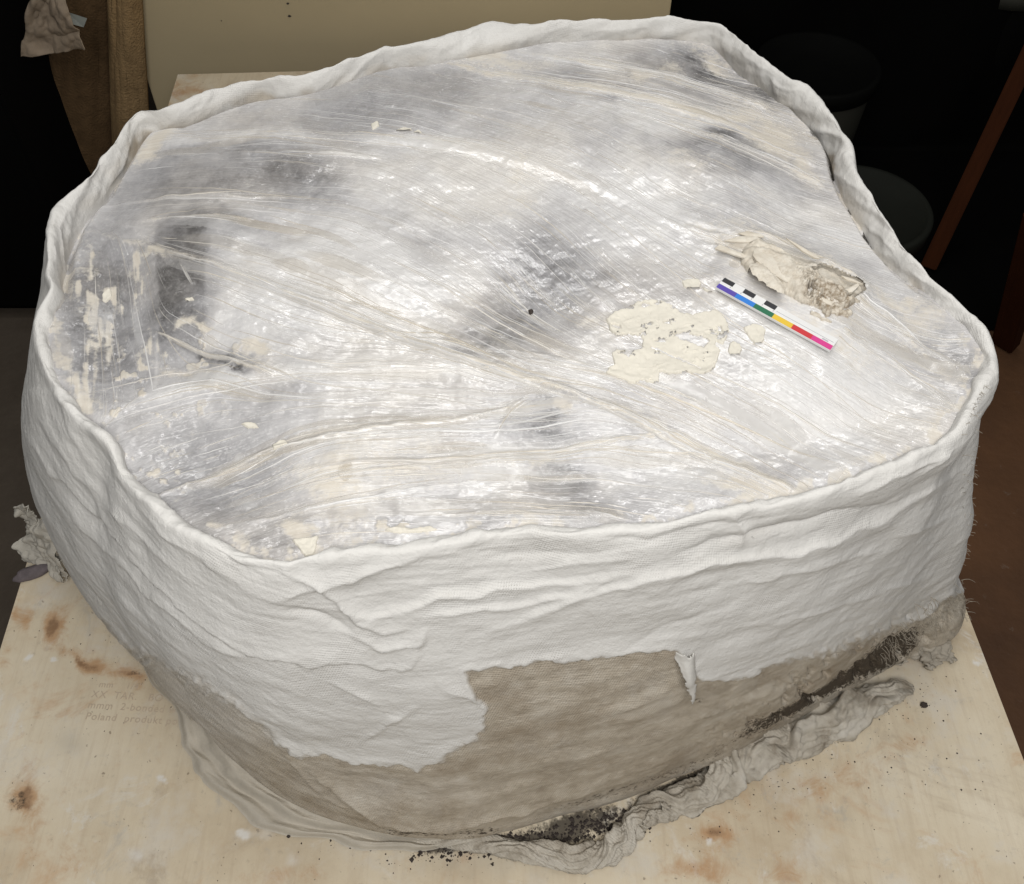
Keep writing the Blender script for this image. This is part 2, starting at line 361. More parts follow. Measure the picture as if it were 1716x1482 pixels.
rin = np.interp(th2, ai2[o], ri[o]); back = (th2 >= lo) & (th2 <= hi)
rI = np.where(back, np.minimum(rin, rC-0.007), rI); rI = circ_blur(rI, 4)
BASE = [(1600,1050),(1580,1088),(1520,1112),(1440,1152),(1330,1212),(1220,1267),(1130,1302),(1050,1336),(930,1371),(850,1395),(770,1408),(690,1404),(600,1388),(500,1352),(420,1296),(360,1240),(300,1170),(235,1095),(170,1015),(125,950)]
bw = spline(P([p[0] for p in BASE], [p[1] for p in BASE], 0.0), 12)
ab = np.arctan2(bw[:, 1]-ctr[1], bw[:, 0]-ctr[0]); rb = np.hypot(bw[:, 0]-ctr[0], bw[:, 1]-ctr[1])
ab = np.where(ab > np.pi*0.75, ab-2*np.pi, ab); o = np.argsort(ab); ab, rb = ab[o], rb[o]
th3 = np.where(TH > np.pi*0.75, TH-2*np.pi, TH)
w = ss(ab[0]-0.5, ab[0], th3)*(1-ss(ab[-1], ab[-1]+0.5, th3))
rB = np.interp(th3, ab, rb)*w + (rC*1.01)*(1-w); rB = circ_blur(rB, 6)
FRONT = w
# ------------------------------------------------------------------ jacket wall
WALL_DIR = [(60,750,62),(45,650,80),(150,900,50),(230,960,46),(300,1010,36),(330,1090,40),(450,1050,12),(600,1000,-6),(700,1100,-6),(900,950,-6),(1000,1000,-11),(1200,950,-13),(1400,900,-20),(1550,850,-28),(1500,1000,-22),(1200,1090,-14),(1000,1200,-18),(600,1220,16),(480,1240,30),(400,1180,40),(1300,1150,-25),(850,1300,-12),(1640,700,-50)]
LW = lic(WALL_DIR, 0, 1716, 560, 1450, 3.0, 34, 5, 3)
LW2 = lic(WALL_DIR, 0, 1716, 560, 1450, 2.0, 22, 6, 1)
NV = 330
xs, ys = np.cos(TH), np.sin(TH)
def lv(r, z): return np.stack([ctr[0]+xs*r, ctr[1]+ys*r, np.broadcast_to(z, r.shape)+0*r], -1)
wig = circ_blur(np.interp(TH, np.linspace(-np.pi, np.pi, 160), np.random.RandomState(3).randn(160)), 9)
sideL = np.exp(-((np.abs(th3+2.9))/0.55)**2); sideR = np.exp(-((np.abs(th3+0.10))/0.55)**2)
bul = np.maximum(0.016*FRONT+0.006+0.012*sideL-0.024*sideR, -0.004)
lv_all = [lv(rI+0.010, RIM-0.070), lv(rI+0.002, RIM-0.034), lv(rI, RIM-0.020), lv(rI+(rC-rI)*0.22, RIM-0.007), lv(rI+(rC-rI)*0.62, RIM-0.0015+0.001*wig),
          lv(rC+0.001, RIM-0.003), lv(rC+0.005, RIM-0.013), lv(rC+(rB-rC)*.12+bul*.45, RIM*.88), lv(rC+(rB-rC)*.33+bul, RIM*.67), lv(rC+(rB-rC)*.60+bul*.95, RIM*.42),
          lv(rC+(rB-rC)*.85+bul*.55, RIM*.18), lv(rC+(rB-rC)*.97+0.006, RIM*.085), lv(rB+0.004, RIM*.03), lv(rB-0.012, -0.003)]
L = np.array(lv_all)                                        # level, column, xyz
par = np.array([0, .03, .05, .075, .10, .125, .15, .25, .43, .64, .83, .92, .965, 1.0])
tv = np.concatenate([np.linspace(0, .15, 70, endpoint=False), np.linspace(.15, 1, NV-70)])
G = np.zeros((NV, NU, 3))
dL = np.gradient(L, par, axis=0)
for k, tt in enumerate(tv):
    i = min(np.searchsorted(par, tt, 'right')-1, len(par)-2); h = par[i+1]-par[i]; q = (tt-par[i])/h
    # monotone-ish Hermite
    m0 = dL[i]; m1 = dL[i+1]
    G[k] = (2*q**3-3*q**2+1)*L[i]+(q**3-2*q**2+q)*h*m0+(-2*q**3+3*q**2)*L[i+1]+(q**3-q**2)*h*m1
def normals(G, wrap=True):
    du = np.roll(G, -1, 1)-np.roll(G, 1, 1) if wrap else np.gradient(G, axis=1)
    dv = np.gradient(G, axis=0); n = np.cross(dv, du); n /= np.linalg.norm(n, axis=-1, keepdims=True)+1e-12; return n
Nn = normals(G)
if (Nn[NV//2, :, 0]*xs+Nn[NV//2, :, 1]*ys).mean() < 0: Nn = -Nn
view = np.array([0, 0, CAM_H])-G; view /= np.linalg.norm(view, axis=-1, keepdims=True)
face = ss(-0.1, 0.15, (Nn*view).sum(-1))
outer = ss(0.10, 0.15, np.broadcast_to(tv[:, None], (NV, NU)))
fw = face*outer*FRONT[None]                                 # where the traced wall shows
px, py = Q(G[..., 0], G[..., 1], G[..., 2])
arc = np.concatenate([[0], np.cumsum(np.hypot(*np.diff(topw[:, :2], axis=0).T))])
U = np.broadcast_to((np.interp(TH, np.linspace(-np.pi, np.pi, 2000), np.concatenate([[0], np.cumsum(np.hypot(*np.diff(np.stack([loop_r(topw, np.linspace(-np.pi, np.pi, 2000))*np.cos(np.linspace(-np.pi, np.pi, 2000)), loop_r(topw, np.linspace(-np.pi, np.pi, 2000))*np.sin(np.linspace(-np.pi, np.pi, 2000))], 0), axis=1)))])))[None], (NV, NU))
Vv = np.concatenate([np.zeros((1, NU)), np.cumsum(np.linalg.norm(np.diff(G, axis=0), axis=-1), axis=0)])
per = U.max()
cu = np.cos(TH)[None]*3*per/6.28; su = np.sin(TH)[None]*3*per/6.28
# generic relief: soft lumps everywhere
g1 = fbm(U*9+0*Vv, Vv*14, 31, 4)-.5
seamfix = ss(0, .06, np.minimum(U, per-U))
disp = g1*0.010*outer*seamfix + ((fbm(U*38, Vv*20, 37, 4)-.5)*0.0085+(.45-np.abs(2*fbm(U*17+Vv*30, Vv*26, 43, 3)-1)*1.6)*.0035)*(1-outer)*seamfix*ss(0.03, 0.06, tv)[:, None]
disp += (fbm(U*24, Vv*34, 41, 3)-.5)*0.0022*seamfix
# drawn-out folds of the bandage
disp += fw*(np.clip(samp(LW, px, py), -2.2, 2.6)*0.0005*(0.1+1.2*ss(.4, .68, fbm(px/170, py/120, 51, 2))) + np.clip(samp(LW2, px, py), -2.5, 2.5)*0.00016)
# lower edge of the upper white bandage layer
EDGE = [(30,860),(80,935),(130,995),(160,1030),(200,1070),(235,1098),(275,1122),(316,1143),(365,1164),(403,1186),(456,1236),(498,1267),(520,1268),(580,1276),(640,1285),(700,1290),(738,1286),(748,1268),(775,1255),(800,1243),(812,1222),(806,1205),(818,1188),(800,1168),(788,1150),(778,1126),(815,1121),(860,1118),(915,1112),(960,1110),(1010,1106),(1060,1101),(1100,1096),(1130,1091),(1143,1108),(1150,1128),(1180,1140),(1215,1143),(1245,1137),(1290,1121),(1330,1109),(1390,1090),(1440,1074),(1490,1060),(1530,1046),(1562,1030),(1585,1008),(1612,992)]
wx = px+(fbm(px/26, py/26, 61, 5, .62)-.5)*22; wy = py+(fbm(px/26, py/26, 67, 5, .62)-.5)*20
poly = EDGE+[(1900,900),(1900,300),(-300,300),(-300,700)]
sd = sdf(wx, wy, poly)
fade = 2+26*blob(px, py, 330, 1160, 130, 60, 35)+14*blob(px, py, 1430, 1080, 120, 40, -20)+10*blob(px, py, 780, 1260, 40, 40); old = (1-ss(-3.0-fade*.8, fade, sd+(fbm(px/7, py/7, 69, 3)-.5)*fade*1.6))*np.where(FRONT[None] > 0.02, 1, 0)*ss(0.16, .2, np.broadcast_to(tv[:, None], (NV, NU)))
old = np.where(FRONT[None] > 0.02, old, ss(.55, .6, np.broadcast_to(tv[:, None], (NV, NU))))
disp -= old*0.0019; old = old*(1-.5*blob(px, py, 330, 1190, 150, 90, 30)-.25*blob(px, py, 640, 1330, 160, 30))*(0.80+.45*fbm(px/40, py/30, 99, 5, .6))
edge_curl = np.exp(-((sd-4)/5.0)**2)*fw*0.0009; disp += edge_curl
# overlap edges and folds, traced: (points, height, width above, width below): a bandage edge drops sharply on one side
def crease(pts, amp, wa, wb, wav=6, seed=0):
    x = px+(fbm(px/40, py/40, 70+seed, 3)-.5)*2*wav; y = py+(fbm(px/40, py/40, 80+seed, 3)-.5)*2*wav
    d, sgn, al = seg_dist(x, y, pts); wd = np.where(sgn > 0, wb, wa)
    return 1.08*amp*np.exp(-(d/wd)**1.1)*np.sin(np.pi*np.clip(al, .01, .99))**0.5*fw
CR = [([(45,725),(90,795),(170,872),(255,972),(330,1038),(420,1088),(520,1108),(590,1106),(640,1116),(690,1113),(706,1088)],.0036,30,2.6),
      ([(95,835),(160,905),(240,985),(330,1060),(410,1100)],.0024,20,3),
      ([(60,690),(110,770),(180,850),(240,900),(300,960)],.0022,12,8),
      ([(225,850),(290,905),(370,955),(430,990)],.0025,16,8),
      ([(820,1052),(900,1022),(1000,986),(1100,962),(1200,938),(1330,928),(1420,897),(1500,860),(1580,812),(1625,780)],.0052,6,24),
      ([(1130,930),(1200,915),(1300,890),(1400,868),(1480,850)],-.0062,16,14),
      ([(1000,900),(1090,905),(1200,880),(1290,868)],-.0035,14,12),
      ([(1220,865),(1250,895),(1240,925)],.003,10,8),
      ([(1430,840),(1490,800),(1560,770),(1610,745)],.0032,10,8),
      ([(1545,800),(1580,770),(1590,760)],.003,5,4),
      ([(450,1005),(520,985),(590,975),(640,952),(700,935)],.003,10,7),
      ([(470,960),(520,975),(560,1000),(600,1040),(650,1060),(690,1050)],.0034,12,3.5),
      ([(560,1010),(620,1035),(680,1020),(740,1000),(830,985),(960,975),(1080,955)],.0036,5,14),
      ([(690,1030),(760,1020),(850,1015),(930,1000),(1040,965)],.003,6,9),
      ([(580,1060),(640,1085),(700,1080),(720,1050)],.003,12,3),
      ([(480,1020),(540,1030),(600,1060)],-.003,8,7),
      ([(555,1140),(600,1165),(640,1180)],.0022,5,5),
      ([(700,1180),(650,1215),(600,1250)],.0022,5,5),
      ([(740,1150),(790,1165),(805,1180)],.0024,5,5),
      ([(1040,1100),(1110,1060),(1180,1030),(1260,1000)],-.0022,14,10),
      ([(1150,985),(1260,975),(1380,945),(1500,920)],.0022,8,7),
      ([(1250,1060),(1370,1030),(1480,990),(1560,960)],.0020,9,6),
      ([(300,880),(400,950),(470,962)],-.0025,9,9),
      ([(1500,900),(1560,880),(1600,860)],.0022,6,6),
      ([(760,920),(860,935),(960,930),(1060,918)],-.0020,14,10),
      ([(880,955),(960,945),(1060,935)],.0018,9,7),
      ([(500,1285),(560,1330),(640,1375),(720,1385),(800,1375),(900,1350),(1000,1325)],.0060,10,8),
      ([(470,1255),(520,1320),(600,1372)],.003,7,6),
      ([(560,1300),(640,1320),(720,1325)],-.003,16,14),
      ([(900,1290),(1010,1265),(1130,1225),(1260,1170),(1400,1105)],.0025,14,10),
      ([(870,1215),(905,1260)],.0012,5,5),
      ([(1000,1215),(1090,1175),(1150,1150)],.0016,8,7)]
for k, (pts, amp, wa, wb) in enumerate(CR): disp += crease(pts, amp, wa, wb, 6, k)
# rubbed pits at the crumbly foot of the right corner
foot = blob(px, py, 1400, 1150, 190, 45, -27)+blob(px, py, 1520, 1080, 70, 40, -30)
disp -= fw*np.clip(foot, 0, 1)*ss(.5, .75, fbm(px/14, py/14, 91, 4))*0.008
G2 = G+Nn*disp[..., None]
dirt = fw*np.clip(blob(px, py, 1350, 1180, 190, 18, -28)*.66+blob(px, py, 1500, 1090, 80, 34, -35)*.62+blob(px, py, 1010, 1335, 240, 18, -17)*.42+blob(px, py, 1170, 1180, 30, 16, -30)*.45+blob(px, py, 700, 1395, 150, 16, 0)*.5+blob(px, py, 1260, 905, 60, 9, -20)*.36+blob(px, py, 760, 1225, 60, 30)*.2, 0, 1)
tvb = np.broadcast_to(tv[:, None], (NV, NU))
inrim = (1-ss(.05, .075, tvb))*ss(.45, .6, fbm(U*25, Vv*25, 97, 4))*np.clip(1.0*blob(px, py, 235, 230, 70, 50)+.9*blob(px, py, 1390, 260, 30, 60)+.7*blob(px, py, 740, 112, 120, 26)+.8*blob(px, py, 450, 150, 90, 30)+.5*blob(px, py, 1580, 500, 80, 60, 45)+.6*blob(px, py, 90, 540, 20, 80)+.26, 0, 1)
gauze = np.zeros(px.shape)
for (cx, cy, rx, ry, rot) in [(930,915,120,26,-3),(1090,905,70,18,-8),(1060,940,40,20,-10),(1010,1052,40,16,-8),(925,1085,40,24,-8),(700,1268,50,20,0),(620,1062,30,12,0),(1440,880,22,26,-20),(1470,990,60,26,-20),(360,935,60,26,30),(580,1240,60,20,10),(1290,1010,60,20,-14),(540,1140,40,30,0),(1560,720,50,30,-40),(1580,930,30,40,0),(860,985,40,14,-6),(820,1240,30,30,0)]: gauze = np.maximum(gauze, blob(px, py, cx, cy, rx, ry, rot)*fw)
JACKET = thing('plaster_jacket', 'big white plaster bandage jacket with film wrapped top on stained board', 'plaster jacket', (float(ctr[0]), float(ctr[1]), 0))
me = meshq('plaster_shell', G2.reshape(-1, 3), grid_faces(NU, NV, True), {'old': old, 'dirt': dirt, 'rimdirt': inrim, 'gauze': gauze}, np.stack([U, Vv], -1).reshape(-1, 2))
link('plaster_shell', me, M_PLASTER, JACKET)

# ------------------------------------------------------------------ film over the top
FILM_DIR = [(200,250,-5),(400,250,0),(300,350,1),(600,200,10),(500,340,6),(800,150,12),(1000,110,12),(1200,160,14),(1300,210,14),(900,300,24),(700,420,28),(620,480,26),(900,500,47),(980,440,45),(850,560,30),(1000,330,32),(1200,380,22),(1400,350,13),(1100,500,38),(1100,580,30),(1400,640,28),(1550,640,26),(1540,540,14),(1620,600,-4),(1600,680,20),(1200,720,27),(1300,800,34),(600,640,-2),(300,690,-14),(450,760,-18),(250,820,-32),(380,860,-26),(700,800,-7),(900,720,-12),(900,800,2),(1100,780,5),(1100,840,12),(180,500,87),(140,600,88),(245,480,78),(250,600,80),(330,470,14),(330,560,26),(450,560,22),(420,610,24),(700,870,2)]
LF = lic(FILM_DIR, 60, 1700, 20, 980, 1.5, 42, 11, 2)
LF1 = lic(FILM_DIR, 60, 1700, 20, 980, 1.0, 75, 12, 1)
LFB = lic(FILM_DIR, 60, 1700, 20, 980, 4.0, 40, 13, 3)
STEP = 0.00076
bx0, bx1 = topw[:, 0].min(), topw[:, 0].max(); by0, by1 = topw[:, 1].min(), topw[:, 1].max()
gx = np.arange(bx0, bx1, STEP); gy = np.arange(by0, by1, STEP)
FX, FY = np.meshgrid(gx, gy)
fth = np.arctan2(FY-ctr[1], FX-ctr[0]); frr = np.hypot(FX-ctr[0], FY-ctr[1])
lim = np.interp(fth, np.concatenate([TH-2*np.pi, TH, TH+2*np.pi]), np.concatenate([rI]*3))
gap = lim-frr                                               # metres inside the rim's inner edge
qx, qy = Q(FX, FY, RIM-0.016)
def F(cx, cy, rx, ry, rot=0): return blob(qx, qy, cx, cy, rx, ry, rot)
l2, l1, lb = samp(LF, qx, qy), samp(LF1, qx, qy), samp(LFB, qx, qy)
ZF = np.full(FX.shape, RIM-0.016)
ZF += 0.010*ss(0.0, .14, gap) + (fbm(FX*7, FY*7, 101, 3)-.5)*0.012*ss(0, .05, gap)
backw = 1-ss(1.35, 1.72, np.abs((fth-np.pi/2+np.pi) % (2*np.pi)-np.pi))
ZF += (1-backw)*0.008*(1-ss(0.0, 0.05, gap)); ZF -= backw*0.013*(1-ss(0.0, 0.012, gap))
ZF += (-0.010*F(210,520,80,170)-0.008*F(330,600,70,40)-.006*F(880,520,90,70)-.008*F(330,790,150,80)-.006*F(930,750,60,90)+.007*F(600,470,180,90)+.006*F(1320,660,180,100)+.005*F(1000,270,200,60)-.009*F(1170,120,110,40)+.006*F(1370,520,80,50)+.005*F(640,170,140,50)-.005*F(500,330,120,40)+.005*F(620,780,120,60))
ZF += np.clip(lb, -2, 2.4)*0.0007+np.clip(l2, -2.2, 2.6)*0.00022*(0.15+1.3*ss(.40, .68, fbm(qx/90, qy/90, 103, 2)))+(np.clip(l1-1.2, 0, 2)*0.00022*ss(.45,.62,fbm(qx/70, qy/50, 106, 3)))
ZF += (fbm(qx/26, qy/18, 107, 3)-.5)*0.0018
SEAMS = [([(130,380),(300,440),(480,510),(640,570),(830,640),(1000,690),(1150,760),(1320,835)],.0075,13,5,.22,.55),
         ([(870,90),(1000,120),(1150,152),(1345,200)],.0036,12,7,.25,.40),([(740,108),(860,135),(1000,170),(1200,218),(1380,280)],.0032,14,9,.1,.75),
         ([(230,255),(430,240),(560,245),(760,264),(850,283),(1000,333),(1180,420)],.0024,20,11,.35,.08),([(160,340),(300,341),(420,342),(520,344)],.0022,4,4,.35,.2),
         ([(250,374),(340,380),(430,386)],.002,3.5,4,.3,.4),([(400,268),(560,278),(640,283)],.002,5,4,.35,.1),
         ([(150,718),(250,675),(400,650),(560,636),(700,636),(850,640)],.0035,32,14,.32,0),
         ([(180,880),(290,830),(370,792),(480,757),(620,738),(800,712),(905,672)],.0045,7,4,.22,.4),([(330,905),(480,868),(640,838),(800,810)],.0016,5,5,.2,.2),
         ([(260,558),(330,590),(400,618),(462,645)],.006,6,4,.35,.8),([(470,800),(600,790),(720,785),(850,768),(1000,750),(1120,735),(1180,765)],.0045,8,5,.1,.65),
         ([(500,818),(640,800),(760,790)],.002,5,5,0,.6),([(640,575),(760,590),(840,625)],.0016,4,4,.3,.1),([(820,600),(960,625),(1100,660),(1250,720)],.0018,6,6,.2,.1),
         ([(1010,690),(1120,735),(1230,790),(1330,838)],.0045,20,5,0,.9),([(1180,420),(1320,470),(1500,560),(1600,660)],.0018,16,12,.1,.45),
         ([(480,505),(700,560)],.0014,4,4,.2,.2),([(840,620),(1010,640),(1180,700),(1420,800)],.0012,8,8,.1,.15),([(900,680),(860,700),(830,740)],.002,6,5,.2,0),
         ([(920,860),(1000,870),(1060,885)],.0022,6,5,.2,.2),([(700,868),(850,868),(1010,874)],.0014,4,4,.2,.1),([(330,500),(300,440)],.001,4,4,.1,0),([(1480,560),(1560,600),(1630,650)],.002,6,5,.1,.3),([(1460,600),(1540,650),(1600,700)],.002,6,5,.1,.3),
         ([(900,96),(1060,120),(1220,160),(1330,215)],.0022,7,6,0,.5),([(1040,200),(1200,250),(1330,290),(1420,330)],.0018,10,8,.1,.4),
         ([(1192,430),(1222,444),(1262,464)],.0055,4,5,.1,.8),([(1200,419),(1232,424),(1275,420)],.005,5,6,.1,.8),([(1236,404),(1285,412),(1345,440),(1400,470),(1445,495)],.005,9,4,0,.7),([(1215,455),(1240,466),(1275,480)],.003,4,4,0,.7),([(1330,500),(1370,530),(1420,545)],.003,5,6,.1,.6)]
bundle = np.zeros_like(FX); tone = 0.80+0*FX; cream = np.zeros_like(FX); grit_and_gap_shade = np.zeros_like(FX)
sx_ = qx+(fbm(qx/45, qy/45, 111, 3)-.5)*9; sy_ = qy+(fbm(qx/45, qy/45, 113, 3)-.5)*9
for k, (pts, amp, wa, wb, tg, cg) in enumerate(SEAMS):
    pts = [tuple(p) for p in spline(pts, 6)]
    d, sg, al = seg_dist(sx_, sy_, pts); wd = np.where(sg > 0, wb, wa)*.62
    e = np.exp(-(d/wd)**2)*np.sin(np.pi*np.clip(al, .02, .98))**.4
    ZF += amp*.5*e*(0.5+1.0*fbm(qx/40, qy/40, 130+k, 2)); tone += tg*.8*e; bundle = np.maximum(bundle, np.exp(-(d/(2.6*wd+8))**2)); cream = np.maximum(cream, cg*e*(0.55+.8*fbm(qx/35, qy/20, 160+k, 3)))
# what lies under the film: dark hollows and milky clouds (edges broken up along the pull of the film)
dx_ = qx+(fbm(qx/60, qy/40, 117, 5, .5)-.5)*95; dy_ = qy+(fbm(qx/60, qy/40, 119, 5, .5)-.5)*66
def D(cx, cy, rx, ry, rot=0): return blob(dx_, dy_, cx, cy, rx, ry, rot)
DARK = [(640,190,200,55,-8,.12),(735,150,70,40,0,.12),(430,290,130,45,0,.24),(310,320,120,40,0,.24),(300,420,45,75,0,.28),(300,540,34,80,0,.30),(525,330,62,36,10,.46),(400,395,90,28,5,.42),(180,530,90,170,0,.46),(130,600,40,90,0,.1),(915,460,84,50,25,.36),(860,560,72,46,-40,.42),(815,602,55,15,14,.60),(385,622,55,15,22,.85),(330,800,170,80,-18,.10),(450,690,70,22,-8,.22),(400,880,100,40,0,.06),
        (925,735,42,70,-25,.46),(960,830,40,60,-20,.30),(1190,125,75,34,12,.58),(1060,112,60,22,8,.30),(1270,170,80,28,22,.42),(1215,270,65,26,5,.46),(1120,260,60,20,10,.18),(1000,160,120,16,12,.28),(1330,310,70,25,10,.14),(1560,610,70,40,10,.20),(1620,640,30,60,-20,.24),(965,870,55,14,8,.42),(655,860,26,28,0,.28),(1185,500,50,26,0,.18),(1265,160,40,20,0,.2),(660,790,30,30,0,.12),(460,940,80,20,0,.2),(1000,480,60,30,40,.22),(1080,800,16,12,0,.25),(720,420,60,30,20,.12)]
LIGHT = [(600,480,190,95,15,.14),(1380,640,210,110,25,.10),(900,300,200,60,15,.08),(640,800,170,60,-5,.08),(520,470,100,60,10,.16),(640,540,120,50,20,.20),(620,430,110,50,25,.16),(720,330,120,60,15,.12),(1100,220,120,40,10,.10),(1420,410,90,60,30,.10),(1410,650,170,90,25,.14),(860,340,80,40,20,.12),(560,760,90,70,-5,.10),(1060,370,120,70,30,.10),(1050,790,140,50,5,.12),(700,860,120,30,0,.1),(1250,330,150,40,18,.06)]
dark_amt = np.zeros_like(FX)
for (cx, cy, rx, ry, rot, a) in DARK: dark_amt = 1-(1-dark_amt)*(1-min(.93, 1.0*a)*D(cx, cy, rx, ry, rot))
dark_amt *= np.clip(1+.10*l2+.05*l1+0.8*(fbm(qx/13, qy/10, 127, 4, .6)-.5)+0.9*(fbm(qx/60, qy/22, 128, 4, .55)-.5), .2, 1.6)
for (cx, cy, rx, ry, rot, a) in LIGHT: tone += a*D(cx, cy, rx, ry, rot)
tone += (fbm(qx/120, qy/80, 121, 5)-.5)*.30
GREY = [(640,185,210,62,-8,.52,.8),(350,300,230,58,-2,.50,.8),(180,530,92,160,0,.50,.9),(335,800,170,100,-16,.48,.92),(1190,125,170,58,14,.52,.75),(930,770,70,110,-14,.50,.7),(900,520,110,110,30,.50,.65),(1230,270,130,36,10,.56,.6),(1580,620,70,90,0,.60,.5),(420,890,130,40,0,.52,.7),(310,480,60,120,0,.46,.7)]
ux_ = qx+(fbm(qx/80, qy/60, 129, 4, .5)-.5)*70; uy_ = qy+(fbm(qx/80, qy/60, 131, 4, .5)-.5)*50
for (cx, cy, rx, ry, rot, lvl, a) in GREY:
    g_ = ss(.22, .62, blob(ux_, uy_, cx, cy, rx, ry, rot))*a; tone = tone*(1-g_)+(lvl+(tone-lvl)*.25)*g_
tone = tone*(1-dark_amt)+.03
# straight edges of panels seen through the film on the left
px_s = qx+(fbm(qx/30, qy/30, 123, 3)-.5)*16; tone -= .17*ss(0, 7, px_s-(258+.04*(qy-400)))*(1-ss(0, 9, px_s-(352+.05*(380-qy))))*ss(355, 420, qy)*(1-ss(540, 640, qy))*(.55+.9*fbm(qx/30, qy/60, 125, 3))
tone = tone*(1-.35*F(180,540,85,150))+.50*.35*F(180,540,85,150); tone += .10*F(235,500,22,70,15)+.16*(1-ss(0, 5, np.abs(qx-(262+.25*(qy-640)**2/900*.3))))*ss(560, 580, qy)*(1-ss(630, 660, qy))
CREAM = [(560,800,90,60,-5,.42),(570,880,60,50,0,.3),(1310,235,70,40,18,.62),(1260,215,60,20,14,.5),(1345,265,40,40,0,.5),(1340,560,160,22,25,.35),(1540,560,70,40,18,.38),(1500,520,80,20,15,.4),(1240,820,60,25,10,.55),(720,790,160,30,-6,.34),(152,530,12,140,-2,.6),(180,600,20,90,0,.3),(242,465,12,60,14,.75),(255,600,10,50,0,.6),(150,670,40,26,0,.5),(300,640,60,14,6,.45),(430,605,26,16,0,.8),(325,555,14,10,0,.8),(512,915,22,20,0,.85),(1090,130,40,22,0,.5),(1225,225,30,12,0,.6),(240,240,50,22,-20,.6),(275,190,30,12,0,.55),(800,110,120,16,6,.45),(860,310,50,36,20,.25),(1000,560,30,18,0,.3),(880,360,40,30,0,.22),(1240,430,60,14,12,.6),(1150,290,70,16,14,.25),(930,700,18,10,0,.5),(915,770,30,10,0,.45),(160,415,16,8,0,.6),(270,425,16,10,0,.6),(185,500,8,14,0,.6),(740,560,40,20,0,.15),(1210,105,40,14,15,.5),(1290,140,26,16,30,.5),(1170,75,90,14,10,.25)]
for (cx, cy, rx, ry, rot, a) in CREAM: cream = np.maximum(cream, (a*D(cx, cy, rx, ry, rot)*1.15)*(1 if cx > 265 or cy > 690 or cy < 380 else (.35+1.1*ss(.45, .7, fbm(qx/7, qy/70, 177, 3)))))
# torn mouth of the film around the exposed bone
cream = np.maximum(cream, .8*F(1320,470,150,52,26)*(0.6+.6*fbm(qx/26, qy/14, 190, 3)))
ZF += .004*F(1320,462,140,40,26)+.003*F(1250,440,80,14,20)*np.sin(sy_*.32+sx_*-.10)
grit_and_gap_shade = np.clip(.85*F(1385,245,20,60,-28)+.7*F(1370,215,22,18)+.55*F(1165,145,40,16)+.75*F(390,625,60,16,22)+.35*F(1270,150,60,20,20)+.42*F(820,600,40,10,14)+.5*F(1395,515,60,26,18)+.3*F(235,215,46,18,-40), 0, 1)*np.clip(.6+.25*l2, 0, 1.5)
grit_and_gap_shade = np.clip(grit_and_gap_shade+.95*(1-ss(.0015, .0055, gap))*ss(.35, .6, fbm(qx/30, qy/30, 194, 4))*np.clip(F(1440,330,170,260)+.45*F(95,540,26,110)+.6*F(740,115,120,22), 0, 1), 0, 1)  # dark line painted along the rim gap, standing in for its shade
# crusted plaster blots pressed on the film along the rim and left panel
edgec = (1-ss(.003, .02, gap))*ss(.45, .65, fbm(qx/24, qy/24, 193, 4)); cream = np.maximum(cream, edgec*.45)
crust = ss(.62, .72, fbm(qx/20, qy/18, 195, 4))*np.clip(F(250,690,120,30)+F(260,800,70,60)+F(360,600,90,36,15)+F(180,640,90,60)+F(690,890,140,14)+.5*F(150,470,40,80), 0, 1)
cream = np.maximum(cream, crust*.7); ZF += crust*.0012
# flat bed under the scale bar
BAR = [(1214,465),(1405,569),(1393,588),(1198,481)]
bd = sdf(qx, qy, BAR)
barz = float(np.median(ZF[bd > 0])); kk = ss(-26, 0, bd); ZF = ZF*(1-kk)+barz*kk+kk*(ZF-barz)*.12
HOLE = [(1150+X/5.7, 380+Y/5.7) for X, Y in [(1040,690),(1150,560),(1250,480),(1480,565),(1670,645),(1650,750),(1540,840),(1410,850),(1200,760)]]
HX, HY = qx+(fbm(qx/8, qy/8, 197, 3)-.5)*10, qy+(fbm(qx/8, qy/8, 198, 3)-.5)*8
hole = sdf(HX, HY, HOLE)
ZF += 0.0018*np.exp(-((hole+5)/6.0)**2)*(hole < 3)
keep = (gap > -0.006) & (hole < 0)
fq = grid_faces(len(gx), len(gy)); ok = keep.ravel()[fq].all(1); fq = fq[ok]
used = np.zeros(FX.size, bool); used[fq.ravel()] = True; remap = np.cumsum(used)-1
V = np.stack([FX, FY, ZF], -1).reshape(-1, 3)[used]
me = meshq('plastic_film', V, remap[fq], {'tone': tone.ravel()[used], 'cream': cream.ravel()[used], 'grit_and_gap_shade': grit_and_gap_shade.ravel()[used], 'streak': l2.ravel()[used], 'fine': l1.ravel()[used], 'bundle': bundle.ravel()[used]})
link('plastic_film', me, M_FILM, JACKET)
def film_z(x, y):
    return samp((ZF, bx0, by0, STEP), np.asarray(x, float), np.asarray(y, float))

# taut pleats of the film: fine raised ribs that run along the pull
rs = np.random.RandomState(21); ca2 = np.array(FILM_DIR, float)
def pull(x, y):
    w_ = 1.0/((x[:, None]-ca2[:, 0])**2+(y[:, None]-ca2[:, 1])**2+900.0)**1.5; a = np.radians(2*ca2[:, 2])
    return .5*np.arctan2((w_*np.sin(a)).sum(1), (w_*np.cos(a)).sum(1))
NS = 16000; sx0 = 90+rs.rand(NS)*1560; sy0 = 50+rs.rand(NS)*890
wp = P(sx0, sy0, RIM-.016); gp = samp((gap, bx0, by0, STEP), wp[:, 0], wp[:, 1]); bn = samp((bundle, bx0, by0, STEP), wp[:, 0], wp[:, 1])
okx = (wp[:, 0] > bx0) & (wp[:, 0] < bx1) & (wp[:, 1] > by0) & (wp[:, 1] < by1) & (gp > .004)
cl_ = ss(.46, .66, fbm(sx0/85, sy0/60, 141, 3))
